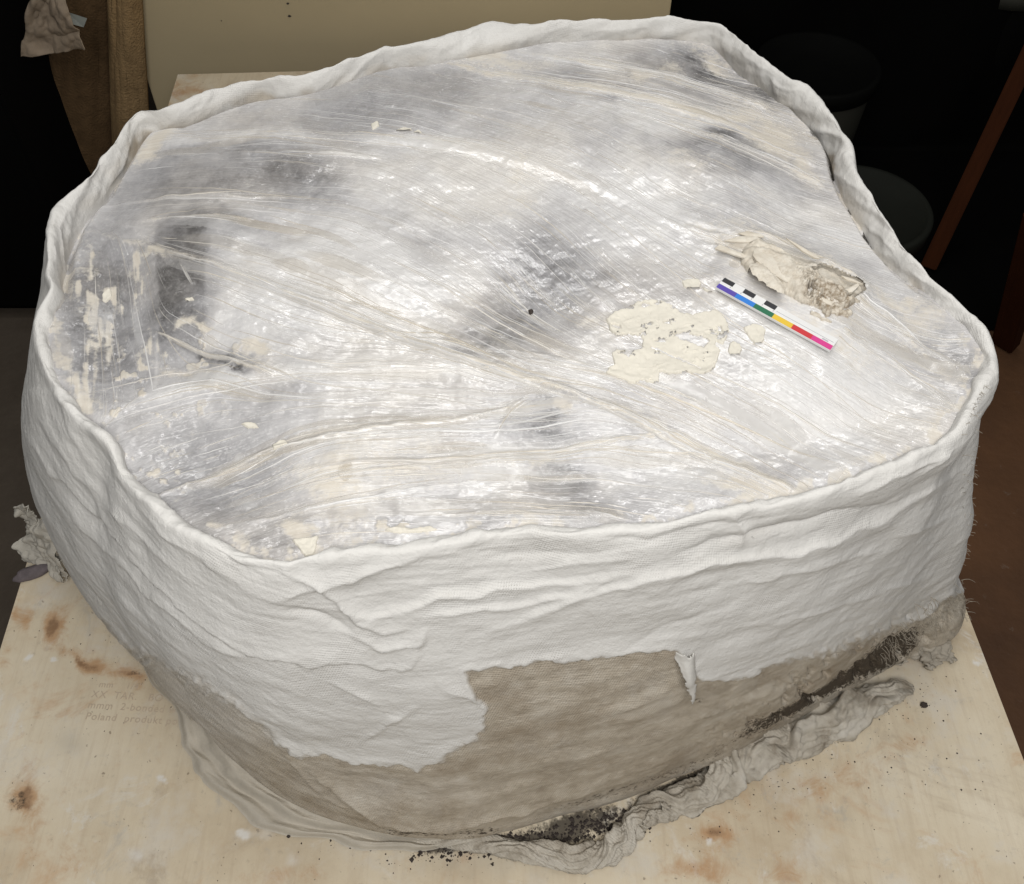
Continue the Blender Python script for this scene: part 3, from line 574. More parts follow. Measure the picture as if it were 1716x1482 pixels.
edge_fan = blob(sx0, sy0, 1590, 620, 80, 90)+.8*blob(sx0, sy0, 1250, 170, 180, 50, 15)+.7*blob(sx0, sy0, 900, 540, 160, 110, 40)+.6*blob(sx0, sy0, 600, 780, 300, 60, -8)
pk = okx & (rs.rand(NS) < .022+.10*bn+.10*cl_+.24*np.clip(edge_fan, 0, 1)); sx0, sy0 = sx0[pk], sy0[pk]; ns = len(sx0)
ln = np.exp(rs.randn(ns)*.65+4.6); ln = np.clip(ln, 30, 460); lg = rs.rand(ns) < .09; ln[lg] = 320+rs.rand(lg.sum())*520; nst = 60
# a part of the pleats follow the big seams from end to end
def trace(x, y, ln):
    X_ = np.zeros((nst, len(x))); Y_ = np.zeros((nst, len(x))); h = ln/nst
    a = pull(x, y); X_[0], Y_[0] = x, y; da = rs.randn(len(x))*.05
    for k in range(1, nst):
        b_ = pull(X_[k-1], Y_[k-1])+da; f = np.where(np.cos(b_-a) < 0, np.pi, 0); b_ = b_+f
        X_[k] = X_[k-1]+np.cos(b_)*h; Y_[k] = Y_[k-1]+np.sin(b_)*h; a = b_
    return X_, Y_
TX, TY = trace(sx0, sy0, ln); XL, YL = [TX], [TY]
for (pts, amp, wa, wb, tg, cg) in SEAMS:
    for q in range(4+int(amp*1200)):
        p_ = spline(pts, 20); t0, t1 = sorted(rs.rand(2)); t0, t1 = t0*.6, .4+t1*.6
        tt_ = np.linspace(t0, t1, nst)*(len(p_)-1); off = rs.randn()*wa*.55; i_ = np.clip(tt_.astype(int), 0, len(p_)-2); fr = tt_-i_
        xx = p_[i_, 0]*(1-fr)+p_[i_+1, 0]*fr; yy = p_[i_, 1]*(1-fr)+p_[i_+1, 1]*fr
        XL.append((xx+off*.3+rs.randn()*1.5)[:, None]); YL.append((yy+off+np.linspace(0, rs.randn()*6, nst))[:, None])
TX, TY = np.concatenate(XL, 1), np.concatenate(YL, 1); ns2 = TX.shape[1]
pw_ = P(TX.ravel(), TY.ravel(), RIM-.016).reshape(nst, ns2, 3); lx, ly = pw_[..., 0], pw_[..., 1]
g2 = samp((gap, bx0, by0, STEP), lx, ly); hz = samp((hole, bx0, by0, STEP), lx, ly); good = (g2 > .0015) & (hz < -1) & (lx > bx0) & (lx < bx1) & (ly > by0) & (ly < by1)
for q in BAR[:0]: pass
bd2 = sdf(TX, TY, BAR); good &= bd2 < -2
lz = film_z(lx, ly)
hw = (.00016+.00034*rs.rand(ns2)**2.2); hw[ns:] *= 1.7; hw[:ns][lg] *= 1.5; hgt = hw*(.35+.6*rs.rand(ns2)); bandm = np.zeros(ns2, bool); bandm[rs.choice(ns2, 150, False)] = True; hw[bandm] = .0022+.0075*rs.rand(bandm.sum())**1.6; hgt[bandm] = .00018
tp = np.sin(np.pi*np.linspace(.02, .98, nst))[:, None]**.7
dxl = np.gradient(lx, axis=0); dyl = np.gradient(ly, axis=0); nl = np.hypot(dxl, dyl)+1e-12; nx_, ny_ = -dyl/nl, dxl/nl
rows = []
for sgn, up in ((-1, 0), (-.6, 1), (0, 1), (.6, 1), (1, 0)):
    xo, yo = lx+nx_*hw*tp*sgn, ly+ny_*hw*tp*sgn
    rows.append(np.stack([xo, yo, film_z(np.clip(xo, bx0, bx1), np.clip(yo, by0, by1))+.00008+up*hgt*tp-.00010*(1-up)], -1))
PV = np.stack(rows, 2)                                   # step, line, across, xyz
wm = rs.rand(ns2)**1.6; wm = np.broadcast_to(wm[None, :, None], PV.shape[:3]); opv = .35+.6*rs.rand(ns2); opv[bandm] = .14+.26*rs.rand(bandm.sum()); op = np.broadcast_to(opv[None, :, None]*tp[:, :, None], PV.shape[:3])
idx = np.arange(PV[..., 0].size).reshape(PV.shape[:3]); fa = np.stack([idx[:-1, :, :-1], idx[:-1, :, 1:], idx[1:, :, 1:], idx[1:, :, :-1]], -1)
gm = (good[:-1] & good[1:])[:, :, None]; fa = fa[np.broadcast_to(gm, fa.shape[:3])]
t = NT('film_pleat'); v = t.coord('Object'); cpl = t.mix(t.attr('warm'), (.80, .795, .79), (.66, .60, .50)); t.out(cpl, .16, .6)
tr = t.n('ShaderNodeBsdfTransparent'); mx = t.n('ShaderNodeMixShader'); t.put(mx.inputs[0], t.attr('body')); t.put(mx.inputs[1], tr.outputs[0]); t.put(mx.inputs[2], t.b.outputs[0])
t.put(t.t.nodes['Material Output'].inputs[0], mx.outputs[0]); M_PLEAT = t.m
usd = np.zeros(idx.size, bool); usd[fa.ravel()] = True; rmp = np.cumsum(usd)-1
o = link('film_pleats', meshq('film_pleats', PV.reshape(-1, 3)[usd], rmp[fa], {'warm': wm.ravel()[usd], 'body': op.ravel()[usd]}), M_PLEAT, JACKET); tag(o, kind='stuff')

# ------------------------------------------------------------------ board
th_b = -math.atan2(.0523, 1.112); 
bl, br = P(298, 125, 0), P(1607, 990, 0)
ub = np.array([math.cos(math.radians(2.7)), math.sin(math.radians(2.7))]); vb = np.array([-ub[1], ub[0]])
c0 = bl[:2]; wid = float(np.dot(br[:2]-c0, ub)); dep = 1.66
Bs = 0.0032; nbu, nbv = int(wid/Bs)+1, int(dep/Bs)+1
bu, bv = np.meshgrid(np.linspace(0, wid, nbu), np.linspace(0, -dep, nbv))
BX = c0[0]+bu*ub[0]+bv*vb[0]; BY = c0[1]+bu*ub[1]+bv*vb[1]
ex, ey = Q(BX, BY, 0.0*BX)
def E(cx, cy, rx, ry, rot=0): return blob(ex+(fbm(ex/30, ey/30, 201, 3)-.5)*26, ey+(fbm(ex/30, ey/30, 203, 3)-.5)*26, cx, cy, rx, ry, rot)
okb = (BY > .1)
stain = 1.25*(.95*E(92,1050,17,36,8)+.6*E(125,1100,22,14,30)+.75*E(155,1115,30,16,25)+.8*E(215,1130,34,16,5)+.9*E(45,1335,26,44,10)+.6*E(32,1025,14,26)+.5*E(50,1040,9,30)+.75*E(1200,1395,38,26,0)+.6*E(1170,1460,60,24)+.45*E(1310,1470,30,30)+.35*E(1330,1370,20,20)+.3*E(1400,1310,120,30,-20)+.45*E(300,150,60,20)+.3*E(120,1440,60,40)+.3*E(60,1400,20,40)+.3*E(480,1470,60,20)+.3*E(1520,1250,60,20)+.35*E(8,1095,14,20))
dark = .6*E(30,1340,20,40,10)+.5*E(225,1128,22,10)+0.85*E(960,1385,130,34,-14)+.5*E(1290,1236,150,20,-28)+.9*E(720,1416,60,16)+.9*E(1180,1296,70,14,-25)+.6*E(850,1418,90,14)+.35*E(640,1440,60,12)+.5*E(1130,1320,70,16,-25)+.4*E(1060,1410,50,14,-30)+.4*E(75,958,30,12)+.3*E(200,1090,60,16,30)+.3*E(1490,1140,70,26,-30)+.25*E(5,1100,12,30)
paint = .95*E(89,1103,9,6)+.8*E(272,1312,13,13)+.8*E(48,1100,7,6)+.55*E(225,1430,22,20)+.7*E(410,1405,11,10)+.5*E(495,1440,40,26)+.5*E(440,1400,36,20)+.9*E(1635,1114,10,6)+.8*E(1193,1416,8,10)+.7*E(1358,1332,6,6)+.6*E(1336,1438,10,8)+.6*E(34,1212,10,5)+.7*E(36,1252,7,7)+.4*E(60,1085,24,12)
foot_grey = .5*E(470,1330,120,60,40)+.5*E(330,1180,50,60,40)+.45*E(260,1090,70,40,40)+.4*E(850,1440,200,30)+.4*E(1500,1130,90,50,-30)+.35*E(140,1000,50,30)+.3*E(120,1250,30,20)+.3*E(350,1265,60,20)  # board greyer and darker in patches, mostly around the jacket's foot
me = meshq('plywood_sheet', np.stack([BX, BY, 0*BX], -1).reshape(-1, 3), grid_faces(nbu, nbv)[:, ::-1], {'stain': np.clip(stain, 0, 1), 'dark': np.clip(dark, 0, 1), 'paint': np.clip(paint, 0, 1), 'foot_grey': np.clip(foot_grey, 0, 1)})
TABLE = thing('work_table', 'pale stained plywood work table with rust marks under the plaster jacket', 'table', (0, .75, FLOOR))
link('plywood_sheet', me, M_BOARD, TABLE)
# edge band of the sheet and its legs
def C2(u, v): return c0+u*ub+v*vb
M_EDGE = plain('raw_ply_edge', (0.36, 0.25, 0.15), .85, .3, 40, .001)
vs = []
for (u, v) in [(0, 0), (wid, 0), (wid, -dep), (0, -dep)]:
    p = C2(u, v); vs += [(p[0], p[1], -0.0005), (p[0], p[1], -0.018)]
soup('edge_band', [(0, 1, 3, 2), (2, 3, 5, 4), (4, 5, 7, 6), (6, 7, 1, 0), (1, 7, 5, 3)], vs, M_EDGE, TABLE)
for (u, v) in [(.08, -.08), (wid-.08, -.08), (wid-.08, -dep+.08), (.08, -dep+.08)]:
    p = C2(u, v); me = box_mesh('leg', p[0]-.03, p[0]+.03, p[1]-.03, p[1]+.03, FLOOR, -0.0185, .003); link('leg', me, M_EDGE, TABLE, False)
# faint printed lines on the board
M_INK = plain('faded_print', (0.485, 0.40, 0.305), .8, .3, 300)
for k, (txt, px0, py0, hgt) in enumerate([('mm    1/4"   I', 165, 1152, .0075), ('XX  TAR.   BO', 152, 1169, .0085), ('mmm  2-bonded wo', 146, 1187, .0085), ('Poland  produkt pol', 142, 1206, .0085)]):
    cu_ = bpy.data.curves.new('printed_line', 'FONT'); cu_.body = txt; cu_.size = hgt*1.25; cu_.space_character = 1.12
    tmp = bpy.data.objects.new('printed_line', cu_); COL.objects.link(tmp)
    dg = bpy.context.evaluated_depsgraph_get(); me = bpy.data.meshes.new_from_object(tmp.evaluated_get(dg)); bpy.data.objects.remove(tmp)
    p = P(px0, py0, 0.0); me.materials.clear(); o = link('printed_line', me, M_INK, TABLE, False)
    o.location = Vector((float(p[0]), float(p[1]), .0006))-Vector(TABLE.location); o.rotation_euler = (0, 0, math.radians(-3.5))

# ------------------------------------------------------------------ surface lookups for things laid against the jacket
vis = (fw > .25)
wpx, wpy = Q(G2[..., 0], G2[..., 1], G2[..., 2])
_vp, _vx, _vy, _vn = G2[vis], wpx[vis], wpy[vis], Nn[vis]
def wall_at(x, y):
    k = int(np.argmin((_vx-x)**2+(_vy-y)**2)); return _vp[k], _vn[k]

# hanging scrap of bandage at the notch
FL = [(1128,1090),(1148,1094),(1166,1094),(1163,1110),(1158,1128),(1156,1150),(1152,1172),(1146,1150),(1140,1126),(1133,1106)]
us = np.arange(1122, 1172, 1.6); vs_ = np.arange(1086, 1178, 1.6); gu, gv = np.meshgrid(us, vs_)
dd = sdf(gu+(fbm(gu/4, gv/4, 211, 3)-.5)*9, gv+(fbm(gu/4, gv/4, 212, 3)-.5)*9, FL)
pts = np.zeros(gu.shape+(3,))
pw, nw = wall_at(1145, 1120); A3 = np.array([[x-1145, y-1120, 1.0] for x, y in zip(_vx, _vy) if abs(x-1145) < 36 and abs(y-1120) < 50])
B3 = np.array([p for p, x, y in zip(_vp, _vx, _vy) if abs(x-1145) < 36 and abs(y-1120) < 50]); fit = np.linalg.lstsq(A3, B3, rcond=None)[0]
pts = ((gu-1145)[..., None]*fit[0]+(gv-1120)[..., None]*fit[1]+fit[2])+nw*(.003+.007*ss(1092, 1130, gv)+.005*(fbm(gu/14, gv/20, 213, 2)-.5)-.006*((gu-1147)/16)**2)[..., None]
fq = grid_faces(gu.shape[1], gu.shape[0]); fq = fq[(dd > 0).ravel()[fq].all(1)]
M_SCRAP = plain('gauze_scrap', (.60, .585, .55), .9, .2, 60, .0008)
o = link('bandage_scrap', meshq('bandage_scrap', pts.reshape(-1, 3), fq), M_SCRAP, JACKET)
md = o.modifiers.new('thick', 'SOLIDIFY'); md.thickness = .0009

# frayed gauze at the right corner
rs = np.random.RandomState(77); Vf, Ff = [], []
def fibre(p, d, ln, rad, droop):
    q = np.array(p, float); d = np.array(d, float); d /= np.linalg.norm(d); base = len(Vf); n = 5
    for k in range(n):
        a = np.cross(d, (0, 0, 1)); a /= np.linalg.norm(a)+1e-9; b = np.cross(a, d)
        for m in range(3):
            an = 2.094*m; Vf.append(tuple(q+rad*(1-.5*k/n)*(a*math.cos(an)+b*math.sin(an))))
        q = q+d*ln/n; d = d+np.array([rs.randn()*.22, rs.randn()*.22, -droop+rs.randn()*.15]); d /= np.linalg.norm(d)
    for k in range(n-1):
        for m in range(3):
            a0_ = base+3*k+m; b0_ = base+3*k+(m+1) % 3; Ff.append((a0_, b0_, b0_+3, a0_+3))
for k in range(230):
    c_ = rs.rand(); x = 1470+140*c_+rs.randn()*8; y = 1085-75*c_+rs.randn()*16
    p, n = wall_at(x, y); fibre(p+n*.001, n+np.array([.5*rs.randn()+.3, .5*rs.randn()-.1, rs.randn()*.6-.2]), .006+.018*rs.rand()**2, .00018+.00018*rs.rand(), .34)
for k in range(70):
    p, n = wall_at(1640-30*rs.rand(), 620+370*rs.rand()); fibre(p, n+rs.randn(3)*.5, .003+.004*rs.rand(), .0002, .1)
M_FIB = plain('gauze_thread', (.34, .30, .24), .95, .3, 80)
tag(link('gauze_fringe', meshq('gauze_fringe', Vf, Ff), M_FIB, JACKET), kind='stuff')
# loose gauze rag ends lying out from that corner
def cloth(name, corners, nu, nv, amp, sc, seed, mat, parent=None, rag=.18, thick=.0012, zmin=None):
    """crumpled rag between four corner points (world), ragged outline"""
    A, B, C_, D_ = [np.array(c, float) for c in corners]
    u, v_ = np.meshgrid(np.linspace(0, 1, nu), np.linspace(0, 1, nv)); U3, V3 = u[..., None], v_[..., None]
    p = (A*(1-U3)+B*U3)*(1-V3)+(D_*(1-U3)+C_*U3)*V3
    n = np.cross(B-A, D_-A); n /= np.linalg.norm(n)
    rid = 1-np.abs(2*fbm(u*sc, v_*sc, seed, 3)-1)*2
    rid2 = fbm(u*sc*2.2, v_*sc*2.2, seed+5, 3)-.5
    p = p+n*(amp*(rid*.8+rid2)[..., None])+np.stack([fbm(u*sc, v_*sc, seed+9, 3)-.5, fbm(u*sc, v_*sc, seed+12, 3)-.5, 0*u], -1)*amp*1.6
    if zmin is not None: p[..., 2] = np.maximum(p[..., 2], zmin)
    e = np.minimum(np.minimum(u, 1-u), np.minimum(v_, 1-v_)); ok_ = e > rag*fbm(u*6, v_*6, seed+20, 4)-.03
    f = grid_faces(nu, nv); f = f[ok_.ravel()[f].all(1)]
    o = link(name, meshq(name, p.reshape(-1, 3), f), mat, parent); m = o.modifiers.new('thick', 'SOLIDIFY'); m.thickness = thick; return o
def W3(px_, py_, z): return tuple(float(c) for c in P(px_, py_, z))
M_GREY_GAUZE = plain('dusty_gauze', (.36, .325, .27), .95, .35, 120, .0012)
cloth('gauze_end', [W3(1470,1075,.055), W3(1612,1000,.05), W3(1600,1075,.012), W3(1500,1135,.006)], 70, 56, .009, 5, 231, M_GREY_GAUZE, JACKET, .32)
cloth('gauze_end', [W3(1500,1090,.03), W3(1590,1040,.03), W3(1615,1110,.003), W3(1560,1135,.003)], 60, 50, .007, 4, 251, M_GREY_GAUZE, JACKET, .35, zmin=.001)

# lining sheets spreading on the board at the front left
OUT = [(170,1040),(215,1095),(258,1145),(300,1186),(312,1240),(318,1296),(362,1328),(425,1370),(510,1404),(600,1421),(700,1418),(790,1420)]
INN = [(185,1000),(240,1080),(310,1155),(368,1222),(415,1275),(450,1310),(500,1340),(545,1362),(610,1378),(680,1386),(740,1390),(800,1394)]
a1 = spline(P([p[0] for p in OUT], [p[1] for p in OUT], 0.0), 40); b1 = spline(P([p[0] for p in INN], [p[1] for p in INN], 0.012), 40)
nk = 40; vv = np.linspace(0, 1, nk)[:, None, None]
rg = a1[None]*(1-vv)+b1[None]*vv
uu, v2 = np.meshgrid(np.linspace(0, 1, len(a1)), np.linspace(0, 1, nk))
lay = .0065*np.abs(np.sin((v2+.34*fbm(uu*5, v2*2, 261, 3)-.1)*math.pi*2.2))**2
rg = rg.copy(); rg[..., 2] = .0012+.020*v2**2+lay*ss(0, .15, v2)+.006*(fbm(uu*7, v2*5, 263, 4)-.45)*ss(.0, .2, v2)
rg[..., 2] = np.maximum(rg[..., 2], .0008)
jit = (fbm(uu*9, 0*uu, 265, 3)-.5)*.016*(1-v2); rg[..., 0] += jit; rg[..., 1] += jit
M_LINING = plain('lining_sheet', (.47, .43, .36), .6, .22, 40, .0008, .4)
o = link('lining_sheet', meshq('lining_sheet', rg.reshape(-1, 3), grid_faces(len(a1), nk)), M_LINING, JACKET)

# ------------------------------------------------------------------ exposed bone
M_BONE = NT('weathered_bone'); t = M_BONE; v = t.coord('Object')
cav = t.attr('cavity'); n = t.noise(v, 120, 5, .65)
c = t.ramp(n, [(.3, (.56, .50, .41)), (.6, (.69, .645, .56)), (.8, (.74, .70, .62))])
c = t.mix(t.math('MULTIPLY', t.attr('soil'), t.sstep(t.noise(v, 300, 4, .7), .35, .65)), c, (.27, .21, .145))
c = t.mix(cav, c, (.035, .026, .018))
M_BONE = t.out(c, .85, .25, t.bump(t.noise(v, 600, 4, .7), .5, .0008))
w0, w1 = P(1180, 560, RIM-.01), P(1470, 385, RIM-.01)
bx = np.arange(P(1180, 470, RIM)[0]-.004, P(1470, 500, RIM)[0]+.02, .00045); by = np.arange(w0[1]-.005, w1[1]+.005, .00045)
BXg, BYg = np.meshgrid(bx, by); zb = film_z(BXg, BYg)
qx2, qy2 = Q(BXg, BYg, RIM-.016); X, Y = Q(BXg, BYg, zb+.004); X = (X-1150)*5.7; Y = (Y-380)*5.7
Xw = X+(fbm(X/60, Y/60, 301, 3)-.5)*46; Yw = Y+(fbm(X/60, Y/60, 303, 3)-.5)*46
def cap(pts, R, h, p=2.0):
    d, _, _ = seg_dist(Xw, Yw, pts); return h*np.sqrt(np.clip(1-(d/R)**p, 0, 1))
rel = -.0025+0*X
rel = np.maximum(rel, cap([(690,270),(820,330),(1000,440),(1160,540)], 165, .0125)-.0025)
rel = np.maximum(rel, cap([(660,240),(760,260),(900,330)], 80, .009)-.0025)
SHARD = [(580,455),(600,402),(680,388),(770,445),(930,612),(926,682),(880,672),(790,632),(680,565),(592,495)]
sh = sdf(Xw, Yw, SHARD); shz = .0105-.000006*(X-580)*1.0+.0015*ss(0, 40, sh)
CRUMB = [(1030,690),(1150,560),(1250,470),(1500,555),(1690,640),(1665,760),(1540,850),(1410,858),(1200,765)]
cr = sdf(Xw, Yw, CRUMB); pit = fbm(X/55, Y/45, 307, 4); pit2 = vnoise(X/26, Y/22, 309)
crz = .0025-.016*ss(.49, .58, pit)-.005*ss(.55, .8, pit2)-.004*ss(1350, 1600, X)
rel = np.where(cr > 0, np.where(cr < 60, rel*(1-ss(0, 60, cr))+crz*ss(0, 60, cr), crz), rel)
for pts, R, h, b in [([(1235,515),(1380,570),(1515,640)], 62, .010, .001), ([(1230,640),(1330,740),(1370,790)], 42, .008, .001), ([(1400,740),(1500,735),(1590,685)], 34, .008, .001), ([(1330,770),(1450,790),(1570,800)], 40, .007, 0), ([(1210,800),(1300,840),(1390,880)], 28, .008, -.002), ([(1100,650),(1200,690)], 40, .007, .001), ([(1600,640),(1650,690)], 26, .006, 0), ([(1480,800),(1560,830)], 26, .006, -.001)]:
    rel = np.maximum(rel, cap(pts, R, h)+b-.004)
rel = np.where(sh > 0, np.maximum(rel, shz), rel)
rel += (fbm(X/34, Y/34, 311, 4)-.5)*.0014+(fbm(X/120, Y/60, 313, 3)-.5)*.0025
holes_ = ss(.60, .66, vnoise(X/11, Y/11, 315))*(blob(X, Y, 1180, 520, 70, 90)+.6*blob(X, Y, 1060, 410, 30, 30)+.5*blob(X, Y, 1230, 670, 90, 70)); rel -= .006*np.clip(holes_, 0, 1)
z = zb+rel
hb = sdf(qx2+(fbm(qx2/8, qy2/8, 197, 3)-.5)*10, qy2+(fbm(qx2/8, qy2/8, 198, 3)-.5)*8, HOLE)
z = np.where((hb < 0) & (rel < .0006), zb-.0025, z)
cavity = np.clip(np.where(cr > 0, ss(-.0005, -.0055, rel), 0)*.95+np.clip(holes_, 0, 1)+np.where((hb > -2) & (hb < 5) & (rel < -.001), .5, 0), 0, 1)
soil = np.clip(blob(X, Y, 1400, 690, 280, 140, 25)*1.5+.12+.5*blob(X, Y, 770, 360, 60, 60)+.25*blob(X, Y, 930, 480, 120, 50, 30), 0, 1)
fq = grid_faces(len(bx), len(by)); okm = (hb > -14) | (rel > -.0015); fq = fq[okm.ravel()[fq].all(1)]
usd = np.zeros(z.size, bool); usd[fq.ravel()] = True; rmp = np.cumsum(usd)-1
o = link('exposed_bone', meshq('exposed_bone', np.stack([BXg, BYg, z], -1).reshape(-1, 3)[usd], rmp[fq], {'cavity': cavity.ravel()[usd], 'soil': soil.ravel()[usd]}), M_BONE)
tag(o, 'crumbly cream bone poking through the torn film above the scale bar', 'bone')

BONEO = bpy.data.objects['exposed_bone']
def splinter(pts, z_a, z_b, th_, seed):
    """thin broken plate over the bone: traced outline, lifted from z_a at its first point to z_b at the far end"""
    pts = [(x+(random.Random(seed+i).random()-.5)*10, y+(random.Random(seed+i*3).random()-.5)*10) for i, (x, y) in enumerate(pts)]
    base = np.array([P(1150+x/5.7, 380+y/5.7, RIM-.010) for x, y in pts]); fz = film_z(base[:, 0], base[:, 1]); d = np.linalg.norm(base-base[0], axis=1); d /= d.max()
    base[:, 2] = np.median(fz)+z_a+(z_b-z_a)*d; n = len(base); low = base.copy(); low[:, 2] -= th_; low[:, :2] = low[:, :2]*.97+low[:, :2].mean(0)*.03
    c_ = base.mean(0); c_[2] += .0008
    V_ = [tuple(p) for p in base]+[tuple(p) for p in low]+[tuple(c_)]
    F_ = [(i, 2*n, (i+1) % n) for i in range(n)]+[(i, (i+1) % n, n+(i+1) % n, n+i) for i in range(n)]+[tuple(range(2*n-1, n-1, -1))]
    me = bpy.data.meshes.new('bone_splinter'); me.from_pydata(V_, [], F_); me.update(); me.materials.append(M_BONE)
    import bmesh
    bm = bmesh.new(); bm.from_mesh(me); bmesh.ops.recalc_face_normals(bm, faces=bm.faces[:]); bm.to_mesh(me); bm.free()
    o = bpy.data.objects.new('bone_splinter', me); COL.objects.link(o); o.parent = BONEO
splinter([(590,470),(600,410),(640,385),(700,405),(770,455),(860,535),(932,612),(926,684),(880,674),(800,634),(690,566),(620,510)], .0115, .0075, .003, 1)
splinter([(250,300),(300,268),(420,330),(560,395),(610,440),(560,430),(430,378)], .002, .005, .0015, 20)
splinter([(340,232),(480,205),(640,215),(680,245),(560,262),(420,250)], .003, .006, .0012, 40)
splinter([(480,150),(560,130),(680,165),(720,190),(560,185)], .002, .003, .001, 60)
splinter([(1190,795),(1260,790),(1340,840),(1392,882),(1350,890),(1250,850)], .003, .003, .0015, 80)
splinter([(900,300),(1000,330),(1100,372),(1230,440),(1180,440),(1060,390)], .0125, .0065, .0014, 100)
splinter([(1400,740),(1500,715),(1590,668),(1610,690),(1540,745),(1440,765)], .0015, .003, .003, 120)
splinter([(1440,560),(1560,590),(1650,650),(1600,640),(1500,600)], .003, .003, .0015, 140)

# ------------------------------------------------------------------ scale bar
def mat_flat(name, col, rough=.45): return plain(name, col, rough, .05, 60, 0, .4)
M_CARD = mat_flat('card_white', (.74, .74, .73)); M_BLK = mat_flat('ink_black', (.018, .018, .022)); M_GRY = mat_flat('ink_grey', (.42, .43, .45))
cz = barz+.0028
tl, tr_, br_, bl_ = [P(p[0], p[1], cz) for p in BAR]
lu = tr_-tl; wv = ((bl_-tl)+(br_-tr_))/2
BARO = thing('scale_bar', 'photo scale bar with black and white squares above rainbow coloured stripe', 'scale bar', (float(tl[0]), float(tl[1]), float(cz)))
def plate(name, u0, u1, v0, v1, z0, z1, mat, label=None):
    cs = [tl+lu*u+wv*v_ for (u, v_) in ((u0, v0), (u1, v0), (u1, v1), (u0, v1))]
    vs = [(c[0], c[1], cz+z0) for c in cs]+[(c[0], c[1], cz+z1) for c in cs]
    o = soup(name, [(4, 7, 6, 5), (0, 1, 5, 4), (1, 2, 6, 5), (2, 3, 7, 6), (3, 0, 4, 7), (0, 3, 2, 1)][::1], vs, mat, BARO)
    o.data.update()
    if label: o['label'] = label
    return o
def fixn(o):
    import bmesh
    bm = bmesh.new(); bm.from_mesh(o.data); bmesh.ops.recalc_face_normals(bm, faces=bm.faces[:]); bm.to_mesh(o.data); bm.free()
fixn(plate('card', 0, 1, 0, 1, -.0022, 0, M_CARD))
for k in range(3): fixn(plate('black_square', .004+.19*k, .004+.19*k+.098, .02, .37, -.0002, .00025, M_BLK))
for k, (nm, col) in enumerate([('purple', (.085, .055, .36)), ('blue', (.02, .19, .62)), ('green', (.012, .14, .065)), ('yellow', (.74, .50, .04)), ('red', (.55, .03, .035)), ('magenta', (.62, .04, .24))]):
    fixn(plate('colour_patch', .002+k*.166, .002+(k+1)*.166, .62, .985, -.0002, .0002, mat_flat('ink_'+nm, col), nm+' patch of the stripe'))
for k in range(5): fixn(plate('tick_mark', .09+.096*k, .096+.096*k, .42, .53, -.0002, .0002, M_GRY))
fixn(plate('dividing_line', .5, .985, .37, .395, -.0002, .0002, M_GRY)); fixn(plate('dividing_line', .90, .95, .47, .56, -.0002, .0002, M_GRY))

# ------------------------------------------------------------------ dried plaster flakes on the film
M_FLAKE = plain('dried_plaster', (.69, .655, .57), .9, .10, 50, .0006)
def flake(name, poly, holes, lift, seed, label, step=.0006, wob=5.0, thick=.0013, group=None, groove=None, mat=None):
    x0_, y0_ = min(p[0] for p in poly)-8, min(p[1] for p in poly)-8; x1_, y1_ = max(p[0] for p in poly)+8, max(p[1] for p in poly)+8
    c4 = P([x0_, x1_, x0_, x1_], [y0_, y0_, y1_, y1_], RIM-.012)
    X1, Y1 = np.meshgrid(np.arange(c4[:, 0].min(), c4[:, 0].max(), step), np.arange(c4[:, 1].min(), c4[:, 1].max(), step))
    zf = film_z(X1, Y1); a, b = Q(X1, Y1, zf)
    aw = a+(fbm(a/5, b/5, seed, 3)-.5)*wob; bw_ = b+(fbm(a/5, b/5, seed+3, 3)-.5)*wob
    d = sdf(aw, bw_, poly)
    for h in holes: d = np.minimum(d, -sdf(aw, bw_, h))
    if len(poly) > 20: d = np.minimum(d, 9-75*np.clip(fbm(a/24, b/11, seed+31, 5, .6)-.585, 0, 1)-0*d); thick = .0009*(.5+fbm(a/18, b/12, seed+41, 3))
    zz = zf+thick*ss(-.4, 1.4, d)+lift*np.exp(-(np.clip(d, 0, 99)/7.0)**2)*ss(-.3, .5, d)*fbm(a/16, b/16, seed+7, 2)+(fbm(a/7, b/7, seed+9, 3)-.5)*.0009
    if groove is not None:
        gd, _, _ = seg_dist(aw, bw_, groove); zz -= .0016*np.exp(-(gd/1.6)**2)
    zz = np.where(d < -.5, zf-.0015, zz)
    f = grid_faces(X1.shape[1], X1.shape[0]); f = f[(d > -1.6).ravel()[f].all(1)]
    us_ = np.zeros(zz.size, bool); us_[f.ravel()] = True; rm = np.cumsum(us_)-1
    o = link(name, meshq(name, np.stack([X1, Y1, zz], -1).reshape(-1, 3)[us_], rm[f]), mat or M_FLAKE)
    tag(o, label, 'plaster flake', group); return o
Z5 = lambda L_: [(980+x/5.7, 440+y/5.7) for x, y in L_]
Z4 = lambda L_: [(1150+x/5.7, 380+y/5.7) for x, y in L_]
flake('plaster_flake', Z5([(205,540),(300,470),(400,440),(510,375),(640,365),(760,380),(850,410),(890,460),(950,500),(1050,495),(1140,475),(1250,465),(1310,510),(1370,600),(1375,680),(1320,790),(1260,760),(1250,790),(1300,850),(1270,920),(1240,1000),(1180,1050),(1100,1070),(1040,1050),(900,1065),(800,1070),(720,1045),(700,1160),(620,1155),(540,1125),(470,1165),(380,1130),(300,1100),(210,1060),(230,1010),(290,980),(250,880),(300,840),(420,860),(550,830),(560,760),(540,700),(420,690),(300,705),(240,650)]),
      [Z5(h) for h in ([(835,700),(900,680),(980,670),(1050,700),(1120,710),(1190,760),(1130,820),(1060,790),(980,765),(900,740)], [(745,580),(800,560),(830,600)], [(1260,610),(1300,630),(1320,680),(1280,660)], [(250,590),(320,600),(350,640),(290,640)], [(530,400),(600,385),(630,420),(560,440)])],
      .0018, 401, 'large ragged cream plaster splash with holes left of the scale bar', groove=Z5([(640,810),(860,910),(1100,1010)]))
GF = 'small plaster flakes on the film'
